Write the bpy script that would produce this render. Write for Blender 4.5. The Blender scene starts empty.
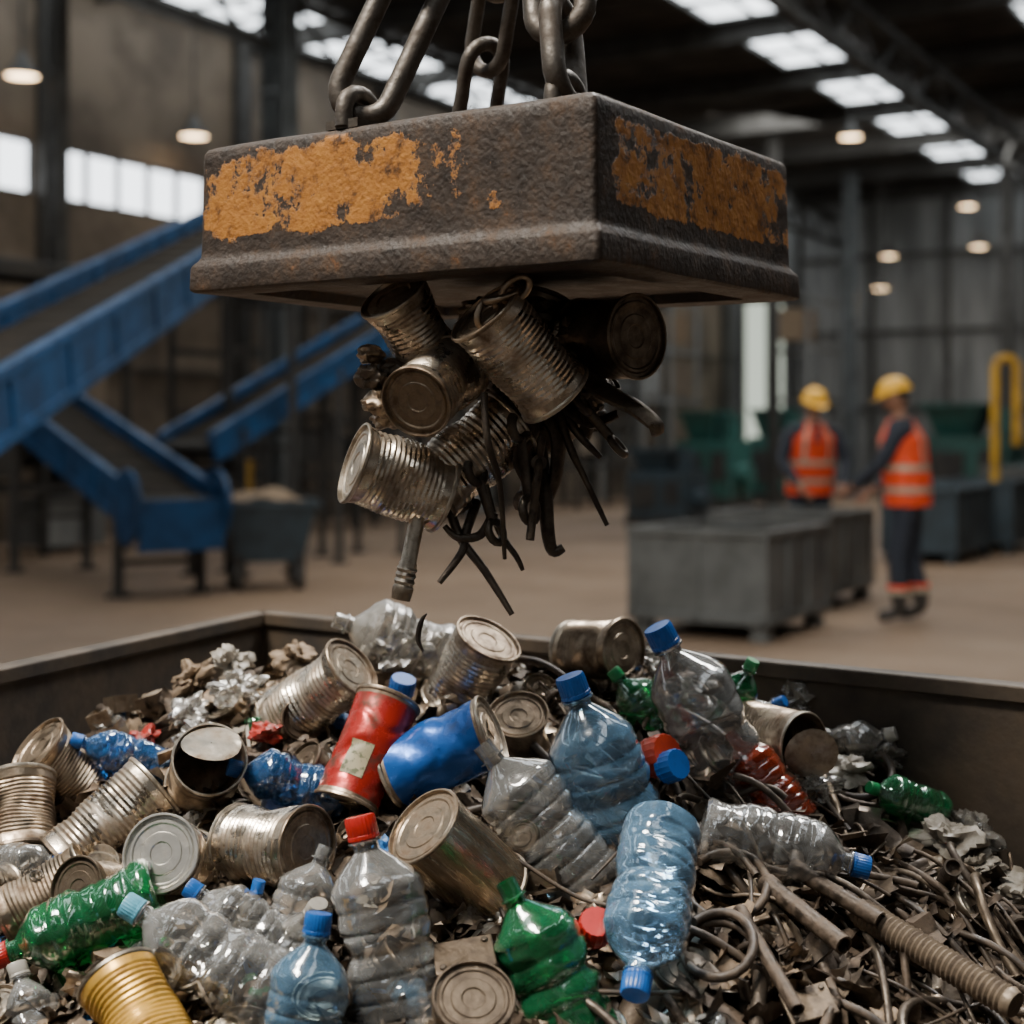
import bpy, math, random
from mathutils import Vector, Matrix, noise, Quaternion
random.seed(7)
R = random.random
def U(a,b): return a+(b-a)*random.random()
scene = bpy.context.scene

# ------------------------------------------------------------------ materials
def newmat(name):
    m = bpy.data.materials.new(name); m.use_nodes = True
    nt = m.node_tree; nt.nodes.clear()
    out = nt.nodes.new('ShaderNodeOutputMaterial')
    return m, nt, out
def N(nt, t, **kw):
    n = nt.nodes.new(t)
    for k, v in kw.items():
        if k.startswith('i_'):
            n.inputs[k[2:].replace('_', ' ')].default_value = v
        else: setattr(n, k, v)
    return n
def ramp(nt, fac, stops):
    r = nt.nodes.new('ShaderNodeValToRGB')
    while len(r.color_ramp.elements) < len(stops): r.color_ramp.elements.new(0.5)
    for e, (p, c) in zip(r.color_ramp.elements, stops):
        e.position = p; e.color = c if len(c) == 4 else (*c, 1)
    nt.links.new(fac, r.inputs['Fac'])
    return r.outputs['Color']
def surf(name, c1, c2, scale=20, rough=(0.4, 0.7), metal=(0, 0), bump=0.2, bscale=None, lo=0.4, hi=0.6, spec=0.5, detail=6, stretch=None):
    m, nt, out = newmat(name); L = nt.links.new
    tc = N(nt, 'ShaderNodeTexCoord'); co = tc.outputs['Object']
    if stretch:
        mp = N(nt, 'ShaderNodeMapping'); mp.inputs['Scale'].default_value = stretch
        L(co, mp.inputs['Vector']); co = mp.outputs['Vector']
    nz = N(nt, 'ShaderNodeTexNoise', i_Scale=scale, i_Detail=detail, i_Roughness=0.65)
    L(co, nz.inputs['Vector'])
    mask = ramp(nt, nz.outputs['Fac'], [(lo, (0, 0, 0)), (hi, (1, 1, 1))])
    p = N(nt, 'ShaderNodeBsdfPrincipled')
    mx = N(nt, 'ShaderNodeMix', data_type='RGBA')
    L(mask, mx.inputs['Factor']); mx.inputs['A'].default_value = (*c1, 1); mx.inputs['B'].default_value = (*c2, 1)
    L(mx.outputs['Result'], p.inputs['Base Color'])
    def rng(ab, inp):
        r = N(nt, 'ShaderNodeMapRange'); r.inputs['To Min'].default_value = ab[0]; r.inputs['To Max'].default_value = ab[1]
        L(mask, r.inputs['Value']); L(r.outputs['Result'], inp)
    rng(rough, p.inputs['Roughness']); rng(metal, p.inputs['Metallic'])
    p.inputs['Specular IOR Level'].default_value = spec
    if bump > 0:
        b = N(nt, 'ShaderNodeBump'); b.inputs['Strength'].default_value = bump; b.inputs['Distance'].default_value = 0.02 if (bscale or scale) < 15 else 0.002
        n2 = N(nt, 'ShaderNodeTexNoise', i_Scale=bscale or scale*2, i_Detail=6)
        L(co, n2.inputs['Vector']); L(n2.outputs['Fac'], b.inputs['Height']); L(b.outputs['Normal'], p.inputs['Normal'])
    L(p.outputs['BSDF'], out.inputs['Surface'])
    return m
def emis(name, col, s):
    m, nt, out = newmat(name)
    e = N(nt, 'ShaderNodeEmission'); e.inputs['Color'].default_value = (*col, 1); e.inputs['Strength'].default_value = s
    nt.links.new(e.outputs[0], out.inputs['Surface']); return m
def pet(name, tint, body, base=0.085, edge=0.68, bscale=26, dirt=0.22, gr=.11, bstr=.35):
    m, nt, out = newmat(name); L = nt.links.new
    tc = N(nt, 'ShaderNodeTexCoord')
    nz = N(nt, 'ShaderNodeTexNoise', i_Scale=bscale, i_Detail=2); L(tc.outputs['Object'], nz.inputs['Vector'])
    vz = N(nt, 'ShaderNodeTexVoronoi', i_Scale=bscale*1.2); L(tc.outputs['Object'], vz.inputs['Vector'])
    ad = N(nt, 'ShaderNodeMath', operation='ADD'); L(nz.outputs['Fac'], ad.inputs[0]); L(vz.outputs['Distance'], ad.inputs[1])
    b = N(nt, 'ShaderNodeBump'); b.inputs['Strength'].default_value = bstr; b.inputs['Distance'].default_value = 0.006
    L(ad.outputs[0], b.inputs['Height'])
    lw = N(nt, 'ShaderNodeLayerWeight', i_Blend=0.34); L(b.outputs['Normal'], lw.inputs['Normal'])
    mr = N(nt, 'ShaderNodeMapRange'); mr.inputs['To Min'].default_value = base; mr.inputs['To Max'].default_value = edge
    L(lw.outputs['Facing'], mr.inputs['Value'])
    dn = N(nt, 'ShaderNodeTexNoise', i_Scale=28, i_Detail=7, i_Roughness=.7); L(tc.outputs['Object'], dn.inputs['Vector'])
    dm = N(nt, 'ShaderNodeMapRange'); dm.inputs['From Min'].default_value = .50; dm.inputs['From Max'].default_value = .78; dm.inputs['To Max'].default_value = dirt
    L(dn.outputs['Fac'], dm.inputs['Value'])
    fa = N(nt, 'ShaderNodeMath', operation='ADD'); fa.use_clamp = True; L(mr.outputs['Result'], fa.inputs[0]); L(dm.outputs['Result'], fa.inputs[1])
    tr = N(nt, 'ShaderNodeBsdfTransparent'); tr.inputs['Color'].default_value = (*tint, 1)
    p = N(nt, 'ShaderNodeBsdfPrincipled'); p.inputs['Base Color'].default_value = (*body, 1)
    p.inputs['Roughness'].default_value = 0.2; L(b.outputs['Normal'], p.inputs['Normal'])
    m1 = N(nt, 'ShaderNodeMixShader'); L(fa.outputs[0], m1.inputs['Fac']); L(tr.outputs[0], m1.inputs[1]); L(p.outputs[0], m1.inputs[2])
    fr = N(nt, 'ShaderNodeFresnel', i_IOR=1.55); L(b.outputs['Normal'], fr.inputs['Normal'])
    mu = N(nt, 'ShaderNodeMath', operation='MULTIPLY'); mu.use_clamp = True; mu.inputs[1].default_value = 2.4; L(fr.outputs[0], mu.inputs[0])
    g = N(nt, 'ShaderNodeBsdfGlossy'); g.inputs['Roughness'].default_value = gr; L(b.outputs['Normal'], g.inputs['Normal'])
    m2 = N(nt, 'ShaderNodeMixShader'); L(mu.outputs[0], m2.inputs['Fac']); L(m1.outputs[0], m2.inputs[1]); L(g.outputs[0], m2.inputs[2])
    L(m2.outputs[0], out.inputs['Surface'])
    return m

M = {}
M['tin'] = surf('tin_metal', (0.60, 0.525, 0.43), (0.15, 0.098, 0.058), 30, (0.25, 0.55), (1, 0.6), 0.35, 120, 0.46, 0.70)
M['tin2'] = surf('tin_brown', (0.40, 0.32, 0.235), (0.11, 0.068, 0.038), 30, (0.28, 0.62), (1, 0.5), 0.4, 120, 0.42, 0.66)
M['tingold'] = surf('tin_brushed', (0.60, 0.49, 0.35), (0.24, 0.165, 0.10), 14, (0.22, 0.40), (1, 0.9), 0.15, 90, 0.4, 0.7, stretch=(14, 14, 1))
M['lid'] = surf('tin_lid', (0.52, 0.46, 0.375), (0.16, 0.11, 0.068), 42, (0.3, 0.6), (1, 0.5), 0.3, 100, 0.44, 0.70)
M['lidalu'] = surf('aluminium_lid', (0.64, 0.62, 0.57), (0.32, 0.28, 0.23), 45, (0.32, 0.5), (0.9, 0.8), 0.2, 100, 0.48, 0.78)
M['liddark'] = surf('dirty_lid', (0.17, 0.13, 0.092), (0.05, 0.034, 0.022), 35, (0.36, 0.7), (0.9, 0.4), 0.5, 90, 0.4, 0.65)
M['yelcan'] = surf('yellow_lacquer', (0.78, 0.45, 0.08), (0.32, 0.16, 0.04), 40, (0.3, 0.5), (0.5, 0.4), 0.2, 100, 0.48, 0.75)
M['redpaint'] = surf('red_can_paint', (0.38, 0.022, 0.016), (0.11, 0.045, 0.03), 34, (0.26, 0.5), (0.4, 0.5), 0.35, 60, 0.5, 0.66)
M['bluepaint'] = surf('blue_can_paint', (0.014, 0.10, 0.39), (0.03, 0.05, 0.12), 34, (0.24, 0.45), (0.4, 0.4), 0.35, 60, 0.53, 0.74)
M['labelw'] = surf('label_paper', (0.33, 0.29, 0.18), (0.10, 0.11, 0.055), 90, (0.5, 0.7), (0, 0), 0.2, 90, 0.5, 0.6)
M['clear'] = pet('pet_clear', (0.94, 0.94, 0.93), (0.56, 0.56, 0.54))
M['blue'] = pet('pet_light_blue', (0.62, 0.82, 0.98), (0.22, 0.44, 0.68), 0.13)
M['dblue'] = pet('pet_blue', (0.12, 0.36, 0.76), (0.04, 0.16, 0.42), 0.2)
M['green'] = pet('pet_green', (0.14, 0.64, 0.30), (0.03, 0.28, 0.11), 0.18)
M['orange'] = pet('pet_orange', (0.85, 0.22, 0.08), (0.46, 0.06, 0.02), 0.4)
M['film'] = pet('plastic_film', (0.90, 0.89, 0.86), (0.40, 0.37, 0.32), 0.16, 0.7, 34, gr=.28)
def cap(n, c): return surf(n, c, tuple(x*0.55 for x in c), 60, (0.3, 0.45), (0, 0), 0.1, 100, 0.5, 0.8)
M['cblue'] = cap('cap_blue', (0.010, 0.10, 0.38)); M['cred'] = cap('cap_red', (0.40, 0.016, 0.012))
M['clblue'] = cap('cap_light_blue', (0.12, 0.40, 0.55)); M['cgreen'] = cap('cap_green', (0.015, 0.24, 0.075))
M['corange'] = cap('cap_orange', (0.50, 0.045, 0.016)); M['cwhite'] = cap('cap_white', (0.36, 0.34, 0.30))
M['scrap'] = surf('scrap_dark', (0.036, 0.026, 0.018), (0.095, 0.066, 0.044), 60, (0.42, 0.75), (0.6, 0.2), 0.5, 150)
M['scrapl'] = surf('scrap_light', (0.22, 0.17, 0.12), (0.085, 0.060, 0.040), 50, (0.42, 0.7), (0.5, 0.2), 0.4, 130)
M['dirt'] = surf('grime_bed', (0.026, 0.020, 0.014), (0.065, 0.048, 0.033), 40, (0.6, 0.9), (0, 0), 0.9, 60)
M['cable'] = surf('cable_rubber', (0.026, 0.019, 0.014), (0.085, 0.060, 0.040), 36, (0.42, 0.65), (0.1, 0.2), 0.3, 140)
M['paperb'] = surf('cardboard', (0.22, 0.155, 0.095), (0.11, 0.076, 0.047), 40, (0.7, 0.9), (0, 0), 0.3)
M['plw'] = surf('plastic_white', (0.36, 0.33, 0.28), (0.18, 0.155, 0.12), 40, (0.4, 0.55), (0, 0), 0.3)
M['plr'] = surf('plastic_red', (0.34, 0.028, 0.02), (0.14, 0.03, 0.02), 40, (0.3, 0.5), (0, 0), 0.3)
M['plb'] = surf('plastic_blue', (0.03, 0.14, 0.36), (0.02, 0.07, 0.17), 40, (0.3, 0.5), (0, 0), 0.3)
M['steel'] = surf('worn_steel', (0.12, 0.098, 0.076), (0.046, 0.033, 0.024), 35, (0.36, 0.62), (0.85, 0.45), 0.4, 150)
M['chain'] = surf('chain_steel', (0.11, 0.098, 0.085), (0.046, 0.034, 0.024), 30, (0.40, 0.65), (0.85, 0.45), 0.5, 120)
M['binm'] = surf('skip_wall_steel', (0.080, 0.057, 0.037), (0.024, 0.019, 0.0145), 7, (0.5, 0.8), (0.2, 0.1), 0.5, 60, 0.35, 0.65, detail=10)
M['floor'] = surf('floor_concrete', (0.225, 0.155, 0.102), (0.145, 0.098, 0.064), 0.45, (0.5, 0.72), (0, 0), 0.05, 6, 0.35, 0.65, 0.3)
M['wall'] = surf('wall_plaster', (0.17, 0.132, 0.094), (0.080, 0.062, 0.045), 0.7, (0.8, 0.9), (0, 0), 0.1, 5)
M['backw'] = surf('wall_cladding', (0.20, 0.205, 0.20), (0.095, 0.098, 0.096), 0.6, (0.6, 0.8), (0, 0), 0.1, 5, stretch=(3, 3, 0.4))
M['roof'] = surf('roof_sheeting', (0.042, 0.034, 0.026), (0.025, 0.021, 0.017), 1.2, (0.7, 0.9), (0, 0), 0.1, 8)
M['beam'] = surf('beam_steel', (0.050, 0.048, 0.044), (0.030, 0.028, 0.024), 3, (0.5, 0.7), (0.3, 0.2), 0.05, 20)
M['column'] = surf('column_paint', (0.10, 0.112, 0.116), (0.055, 0.060, 0.061), 3, (0.5, 0.7), (0.2, 0.2), 0.05, 20)
M['cblu'] = surf('conveyor_blue', (0.010, 0.060, 0.160), (0.007, 0.034, 0.088), 3, (0.4, 0.6), (0, 0), 0.08, 20, spec=.3)
M['belt'] = surf('belt_rubber', (0.016, 0.014, 0.011), (0.032, 0.026, 0.020), 4, (0.85, 0.95), (0, 0), 0.1, 20, spec=.1)
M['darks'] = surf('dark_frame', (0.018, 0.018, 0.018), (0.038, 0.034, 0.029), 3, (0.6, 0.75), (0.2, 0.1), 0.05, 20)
M['gbin'] = surf('grey_bin_paint', (0.115, 0.122, 0.120), (0.065, 0.069, 0.067), 3, (0.45, 0.6), (0.2, 0.1), 0.06, 20)
M['bbin'] = surf('blue_grey_bin', (0.036, 0.058, 0.075), (0.022, 0.034, 0.043), 3, (0.45, 0.6), (0.2, 0.1), 0.06, 20)
M['teal'] = surf('machine_teal', (0.016, 0.088, 0.074), (0.012, 0.050, 0.043), 3, (0.45, 0.6), (0, 0), 0.06, 20)
M['yel'] = surf('safety_yellow', (0.58, 0.33, 0.02), (0.38, 0.21, 0.02), 5, (0.4, 0.5), (0, 0), 0.04, 20)
M['vest'] = surf('vest_orange', (0.86, 0.075, 0.014), (0.62, 0.05, 0.010), 12, (0.7, 0.8), (0, 0), 0.2, 25)
M['refl'] = surf('reflective_tape', (0.46, 0.41, 0.30), (0.38, 0.35, 0.27), 12, (0.4, 0.5), (0.2, 0.2), 0.05, 25)
M['navy'] = surf('work_navy', (0.012, 0.017, 0.028), (0.022, 0.027, 0.040), 10, (0.8, 0.9), (0, 0), 0.3, 20)
M['boot'] = surf('boot_leather', (0.02, 0.017, 0.014), (0.035, 0.03, 0.026), 15, (0.5, 0.7), (0, 0), 0.1, 20)
M['skin'] = surf('skin', (0.32, 0.165, 0.10), (0.26, 0.13, 0.085), 15, (0.5, 0.6), (0, 0), 0.05, 40)
M['hair'] = surf('hair_dark', (0.025, 0.016, 0.01), (0.04, 0.026, 0.018), 60, (0.6, 0.7), (0, 0), 0.3, 80)
M['eye'] = surf('eye_dark', (0.02, 0.02, 0.02), (0.03, 0.03, 0.03), 10, (0.2, 0.2), (0, 0), 0)
M['helm'] = surf('helmet_yellow', (0.90, 0.48, 0.012), (0.82, 0.43, 0.012), 10, (0.3, 0.35), (0, 0), 0)
M['sky'] = emis('skylight_glazing', (0.90, 0.96, 1.0), 4.2)
M['win'] = emis('window_glazing', (0.90, 0.95, 1.0), 4.0)
M['door'] = emis('daylight_opening', (0.80, 0.88, 0.74), 1.0)
M['lamp'] = emis('lamp_lens', (1.0, 0.70, 0.40), 12)

# ------------------------------------------------------------------ builder
class MB:
    def __init__(s): s.v = []; s.f = []; s.m = []; s.mats = []
    def mi(s, key):
        if key not in s.mats: s.mats.append(key)
        return s.mats.index(key)
    def add(s, vs, fs, mat, X=None):
        o = len(s.v)
        s.v += [tuple(X @ Vector(p)) if X is not None else tuple(p) for p in vs]
        if isinstance(mat, str): k = s.mi(mat); ms = [k]*len(fs)
        else: ms = [s.mi(a) for a in mat]
        s.f += [tuple(i+o for i in f) for f in fs]; s.m += ms
    def box(s, c, d, mat, X=None, rz=0):
        x, y, z = d[0]/2, d[1]/2, d[2]/2
        vs = [Vector((a, b, e)) for e in (-z, z) for a, b in ((-x, -y), (x, -y), (x, y), (-x, y))]
        r = Matrix.Rotation(rz, 3, 'Z')
        vs = [r @ p + Vector(c) for p in vs]
        s.add(vs, [(3, 2, 1, 0), (4, 5, 6, 7), (0, 1, 5, 4), (1, 2, 6, 5), (2, 3, 7, 6), (3, 0, 4, 7)], mat, X)
    def beam(s, a, b, w, h, mat, X=None):
        a = Vector(a); b = Vector(b); d = (b-a); L = d.length; d.normalize()
        side = d.cross(Vector((0, 0, 1)))
        if side.length < 1e-3: side = Vector((1, 0, 0))
        side.normalize(); up = side.cross(d)
        vs = []
        for p in (a, b):
            for i, j in ((-1, -1), (1, -1), (1, 1), (-1, 1)): vs.append(p+side*i*w/2+up*j*h/2)
        s.add(vs, [(3, 2, 1, 0), (4, 5, 6, 7), (0, 1, 5, 4), (1, 2, 6, 5), (2, 3, 7, 6), (3, 0, 4, 7)], mat, X)
    def tube(s, pts, r, mat, n=8, closed=False, X=None, flat=1.0):
        pts = [Vector(p) for p in pts]; k = len(pts); vs = []; prev = None
        for i, p in enumerate(pts):
            if closed: t = pts[(i+1) % k]-pts[i-1]
            else: t = pts[min(i+1, k-1)]-pts[max(i-1, 0)]
            t.normalize()
            if prev is None:
                a = Vector((0, 0, 1)) if abs(t.z) < 0.9 else Vector((1, 0, 0))
                u = t.cross(a).normalized()
            else:
                u = prev-t*prev.dot(t)
                u = u.normalized() if u.length > 1e-5 else t.orthogonal().normalized()
            prev = u; w = t.cross(u)
            rr = r[i] if isinstance(r, (list, tuple)) else r
            for j in range(n):
                a = 2*math.pi*j/n; vs.append(p+(u*math.cos(a)+w*math.sin(a)*flat)*rr)
        fs = []
        for i in range(k if closed else k-1):
            i2 = (i+1) % k
            for j in range(n):
                j2 = (j+1) % n; fs.append((i*n+j, i*n+j2, i2*n+j2, i2*n+j))
        if not closed:
            fs.append(tuple(range(n-1, -1, -1))); fs.append(tuple((k-1)*n+j for j in range(n)))
        s.add(vs, fs, mat, X)
    def lathe(s, prof, n, X=None, deform=None, knurl=None):
        vs = []; fs = []; ms = []
        for (r, z, mt) in prof:
            for j in range(n):
                a = 2*math.pi*j/n
                rr = r*(1-(0.05 if (knurl and mt == knurl and j % 2) else 0))
                p = Vector((rr*math.cos(a), rr*math.sin(a), z))
                vs.append(deform(p) if deform else p)
        for i in range(len(prof)-1):
            for j in range(n):
                j2 = (j+1) % n
                fs.append((i*n+j, i*n+j2, (i+1)*n+j2, (i+1)*n+j)); ms.append(prof[i+1][2])
        fs.append(tuple(range(n-1, -1, -1))); ms.append(prof[0][2])
        k = len(prof)-1
        fs.append(tuple(k*n+j for j in range(n))); ms.append(prof[-1][2])
        s.add(vs, fs, ms, X)
    def obj(s, name, X=None, sharp=38, parent=None, bevel=0, smooth=True):
        me = bpy.data.meshes.new(name); me.from_pydata(s.v, [], s.f)
        for k in s.mats: me.materials.append(M[k])
        me.polygons.foreach_set('material_index', s.m)
        if smooth:
            me.polygons.foreach_set('use_smooth', [True]*len(s.f))
            me.set_sharp_from_angle(angle=math.radians(sharp))
        me.update()
        o = bpy.data.objects.new(name, me); scene.collection.objects.link(o)
        if X is not None: o.matrix_world = X
        if parent: o.parent = parent
        if bevel:
            b = o.modifiers.new('b', 'BEVEL'); b.width = bevel; b.segments = 2
        return o
def frame(loc, axis, roll=0, off=0, sc=1.0):
    q = Vector(axis).normalized().to_track_quat('Z', 'Y')
    return Matrix.Translation(Vector(loc)) @ q.to_matrix().to_4x4() @ Matrix.Rotation(roll, 4, 'Z') @ Matrix.Scale(sc, 4) @ Matrix.Translation((0, 0, off))

# ------------------------------------------------------------------ cans and bottles
def can_profile(Rr, L, ribs=15, wall='tin', lid='lid', base='lid', open_=False, amp=0.0013, band=None):
    P = [(0.0006, 0.004, base), (Rr*.5, 0.004, base), (Rr*.55, 0.0025, base), (Rr*.82, 0.0025, base), (Rr*.88, 0.005, base), (Rr*.95, 0.005, base),
         (Rr*.96, 0, base), (Rr, 0, base), (Rr*1.025, 0.0012, base), (Rr*1.025, 0.004, base), (Rr*.985, 0.0055, base)]
    zz0, zz1 = (0.014, L-0.014) if not band else (.009, L-.009)
    P.append((Rr*.985, zz0, band or wall))
    if ribs:
        k = ribs*4
        for i in range(k+1):
            z = zz0+(zz1-zz0)*i/k
            P.append((Rr*.985-amp*(0.5-0.5*math.cos(2*math.pi*i/4)), z, wall))
    else:
        for i in range(1, 41): P.append((Rr*.985, zz0+(zz1-zz0)*i/40, wall))
    P += [(Rr*.985, L-0.0055, band or wall), (Rr*1.025, L-0.004, lid), (Rr*1.025, L-0.0012, lid), (Rr, L, lid), (Rr*.96, L, lid)]
    if open_:
        P += [(Rr*.955, L-0.006, 'tin2'), (Rr*.95, L*.5, 'tin2'), (Rr*.95, 0.009, 'liddark'), (Rr*.6, 0.008, 'liddark'), (0.0006, 0.008, 'liddark')]
    else:
        P += [(Rr*.945, L-0.0045, lid), (Rr*.88, L-0.0045, lid), (Rr*.84, L-0.0028, lid), (Rr*.78, L-0.0028, lid), (Rr*.74, L-0.0042, lid),
              (Rr*.56, L-0.0042, lid), (Rr*.53, L-0.003, lid), (Rr*.30, L-0.003, lid), (Rr*.27, L-0.0042, lid), (0.0006, L-0.0042, lid)]
    return P
def dent(seed, amp, Lc, sq=0.0, bend=0.0):
    sv = Vector((seed*3.17, seed*1.31, seed*7.7))
    def f(p):
        w = math.sin(min(max(p.z/Lc, 0), 1)*math.pi)**0.6 if 0 < p.z < Lc else 0
        n = noise.noise(p*22+sv)
        k = 1-amp*max(0, n+0.15)*2.2*w
        q = Vector((p.x*k*(1+sq), p.y*k*(1-sq), p.z))
        q.x += bend*(p.z-Lc/2)**2
        return q
    return f
def tin_can(loc, axis, Rr=.042, L=.112, roll=None, seed=None, name='tin_can', dn=0.13, **kw):
    b = MB(); seed = seed if seed is not None else U(0, 50)
    b.lathe(can_profile(Rr, L, **kw), 44, None, dent(seed, dn, L, U(-.03, .03)))
    if kw.get('open_'):   # bent-back lid flap hinged at the rim
        vs = []; fs = []
        n = 20
        F = Matrix.Translation((0, Rr*.9, L-.001)) @ Matrix.Rotation(math.radians(-38), 4, 'X') @ Matrix.Translation((0, -Rr*.82, 0))
        for rr, zz in ((.8, .0), (.7, .0012), (.5, .0006), (.02, .0014)):
            for j in range(n):
                a = 2*math.pi*j/n; vs.append((Rr*rr*math.cos(a), Rr*rr*math.sin(a), zz+.002*math.sin(a*2)*rr))
        for i in range(3):
            for j in range(n): fs.append((i*n+j, i*n+(j+1) % n, (i+1)*n+(j+1) % n, (i+1)*n+j))
        b.add(vs, fs, kw.get('lid', 'lid'), F)
    r = roll if roll is not None else U(0, 6)
    return b.obj(name, frame(loc, axis, r, -L/2), 32)
def painted_can(loc, axis, paint, seed, Rr=.039, L=.125, label=False, dn=.08, roll=0, lid='tin2', ribs=0):
    b = MB()
    d0 = dent(seed, dn, L, .02)
    def df(p):
        q = d0(p)                      # hard creases across the wall
        r = math.hypot(q.x, q.y)
        if r > Rr*.9 and .01 < p.z < L-.01:
            a = math.atan2(p.y, p.x)
            g = math.exp(-((p.z-L*.58-.012*math.sin(a*2+seed))/.006)**2)*max(0, math.cos(a-1.9))*.08
            g += math.exp(-((p.z-L*.28+.010*math.sin(a*3+seed))/.005)**2)*max(0, math.cos(a-1.1))*.07
            g += math.exp(-((p.z-L*.82+.006*math.sin(a*4+seed))/.004)**2)*.03
            q.x *= 1-g; q.y *= 1-g
        return q
    P = can_profile(Rr, L, 0, paint, lid, lid, band='tin2')
    b.lathe(P, 56, None, df)
    if label:
        vs = []; fs = []; nu, nv = 10, 12
        for i in range(nv+1):
            for j in range(nu+1):
                a = .75+.75*j/nu; z = .070+.042*i/nv
                vs.append(df(Vector((Rr*1.003*math.cos(a), Rr*1.003*math.sin(a), z))))
        for i in range(nv):
            for j in range(nu): a = i*(nu+1)+j; fs.append((a, a+1, a+nu+2, a+nu+1))
        b.add(vs, fs, 'labelw')
    b.box((Rr*.15, 0, L-.002), (Rr*.6, Rr*.34, .0014), 'tin2'); b.box((-Rr*.45, 0, L-.0032), (Rr*.4, Rr*.42, .001), 'liddark')
    return b.obj('painted_can', frame(loc, axis, roll, -L/2), 32)
def bottle_profile(body, capm, H=.22, Rr=.0335, style=0):
    P = [(0.0006, .012, body), (Rr*.35, .009, body), (Rr*.6, .001, body), (Rr*.8, 0, body), (Rr*.95, .005, body), (Rr, .013, body)]
    z = .016; per = (.021, .030, .016)[style]
    while z < .150:
        k = (z-.018)/.132
        rr = Rr*(1-0.09*math.exp(-((k-.55)/.09)**2))
        ph = ((z-.018) % per)/per
        P.append((rr-.0013*math.exp(-((ph-.5)/.12)**2), z, body)); z += .0022
    for i in range(11):
        k = i/10; P.append((Rr*(1-k**1.8*.62), .150+k*.036, body))
    P += [(.0125, .190, body), (.0125, .193, body), (.0165, .1935, body), (.0165, .1955, body), (.0125, .196, body)]
    if capm:
        P += [(.0125, .197, capm), (.0158, .1972, capm), (.0158, .2005, capm), (.0152, .201, capm), (.0156, .202, capm), (.0154, .217, capm), (.0144, .2195, capm), (.0006, .220, capm)]
    else:
        P += [(.0125, .215, body), (.0115, .215, body), (.0112, .2, body)]
    return P
def bottle(loc, axis, body='clear', capm='cblue', sc=1.0, amp=.12, sq=.05, bend=0, roll=None, seed=None, name='plastic_bottle', fat=1.0, style=0):
    seed = seed if seed is not None else U(0, 99); sv = Vector((seed*1.7, seed, seed*.3))
    def f(p):
        w = 1.0 if p.z < .15 else max(0, 1-(p.z-.15)/.035)
        n = noise.noise(p*14+sv)+.6*abs(noise.noise(p*28+sv))+.14*noise.noise(Vector((p.x*50, p.y*50, p.z*85))+sv)
        k = 1-amp*max(-.2, n)*1.5*w
        ft = 1+(fat-1)*w
        q = Vector((p.x*k*(1+sq*w)*ft, p.y*k*(1-sq*w)*ft, p.z))
        q.x += bend*(p.z-.1)**2
        return q
    b = MB(); b.lathe(bottle_profile(body, capm, style=style), 52, None, f, knurl=capm)
    return b.obj(name, frame(loc, axis, roll if roll is not None else U(0, 6), -.11, sc), 40)
def bottle_cap(loc, axis, mt, inner=None, sc=1.0):
    P = [(.0006, .003, mt), (.0125, .003, mt), (.0125, 0, mt), (.015, 0, mt), (.015, .004, mt), (.0146, .0045, mt), (.015, .0055, mt), (.0148, .016, mt), (.0138, .018, mt), (.0006, .018, mt)]
    b = MB(); b.lathe(P, 36, knurl=mt)
    return b.obj('bottle_cap', frame(loc, axis, 0, -.009, sc), 32)

# pile height: slope rising away from the front of the skip, sinking toward the side walls
def drop(x): return (.25 if x < 0 else .30)*max(0, abs(x+.05)-.3)
def oz(x, y): return .26+.4*min(y, 2.06)-.45*max(0, y-2.06)-drop(x)
def P3(x, y, up=0): return Vector((x, y, oz(x, y)+up))

T = tin_can
T(P3(-.559, 1.876), (-.45, -.35, .55), .042, .10, wall='tin2', lid='tin2')
T(P3(-.465, 1.735), (-.62, -.35, -.55), .042, .135, wall='tin', lid='liddark', ribs=17)
T(P3(-.363, 1.775, .01), (.25, -.75, .45), .043, .10, open_=True, wall='tin2', lid='lid', roll=0.0)
T(P3(-.368, 1.640, .0), (-.12, -.88, .38), .0415, .10, lid='lidalu', wall='tin')
T(P3(-.265, 1.655), (.80, -.55, .12), .045, .110, wall='tin', lid='tin2', ribs=13)
T(P3(-.253, 1.935, .005), (.62, -.30, .52), .043, .14, wall='tin', lid='tin2', ribs=17)
T(P3(-.055, 1.985, .010), (.42, -.35, .80), .046, .115, wall='tin', lid='tin2', ribs=13)
T(P3(.116, 2.045, .005), (.70, -.68, .12), .043, .10, wall='tin2', lid='tin2')
T(P3(.0125, 1.870, -.01), (-.10, -.55, .75), .038, .09, wall='tin2', lid='tin2', ribs=0)
T(P3(.325, 1.875, .01), (.55, -.76, -.02), .041, .11, wall='tin2', lid='lid', open_=True, roll=2)
T(P3(-.057, 1.605, .02), (-.55, -.38, .62), .046, .125, wall='tingold', lid='tin2', ribs=0, dn=.04)
T(P3(-.350, 1.415, -.005), (.45, -.45, -.45), .040, .11, wall='yelcan', lid='lid', ribs=15)
T(P3(-.589, 1.795), (.2, -.5, -.7), .045, .10, wall='tin2', lid='liddark')
T(P3(-.508, 1.634), (-.7, -.2, -.4), .034, .10, wall='tin2', lid='tin2')
T(P3(-.04, 1.421, -.01), (.1, -.6, .75), .038, .09, wall='tin2', lid='liddark', ribs=8)
T(P3(-.45, 1.62, .0), (-.3, -.75, .3), .033, .07, wall='tin2', lid='liddark', ribs=8)
T(P3(-.60, 1.66, .0), (-.5, -.75, .2), .038, .09, wall='tin2', lid='liddark', ribs=10)
painted_can(P3(-.172, 1.785, .025), (-.32, -.48, -.80), 'redpaint', 3, .040, .140, True, roll=0)
painted_can(P3(-.083, 1.775, .03), (.90, -.16, .42), 'bluepaint', 11, .044, .135, False, .12, roll=.5, lid='lid')

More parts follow.
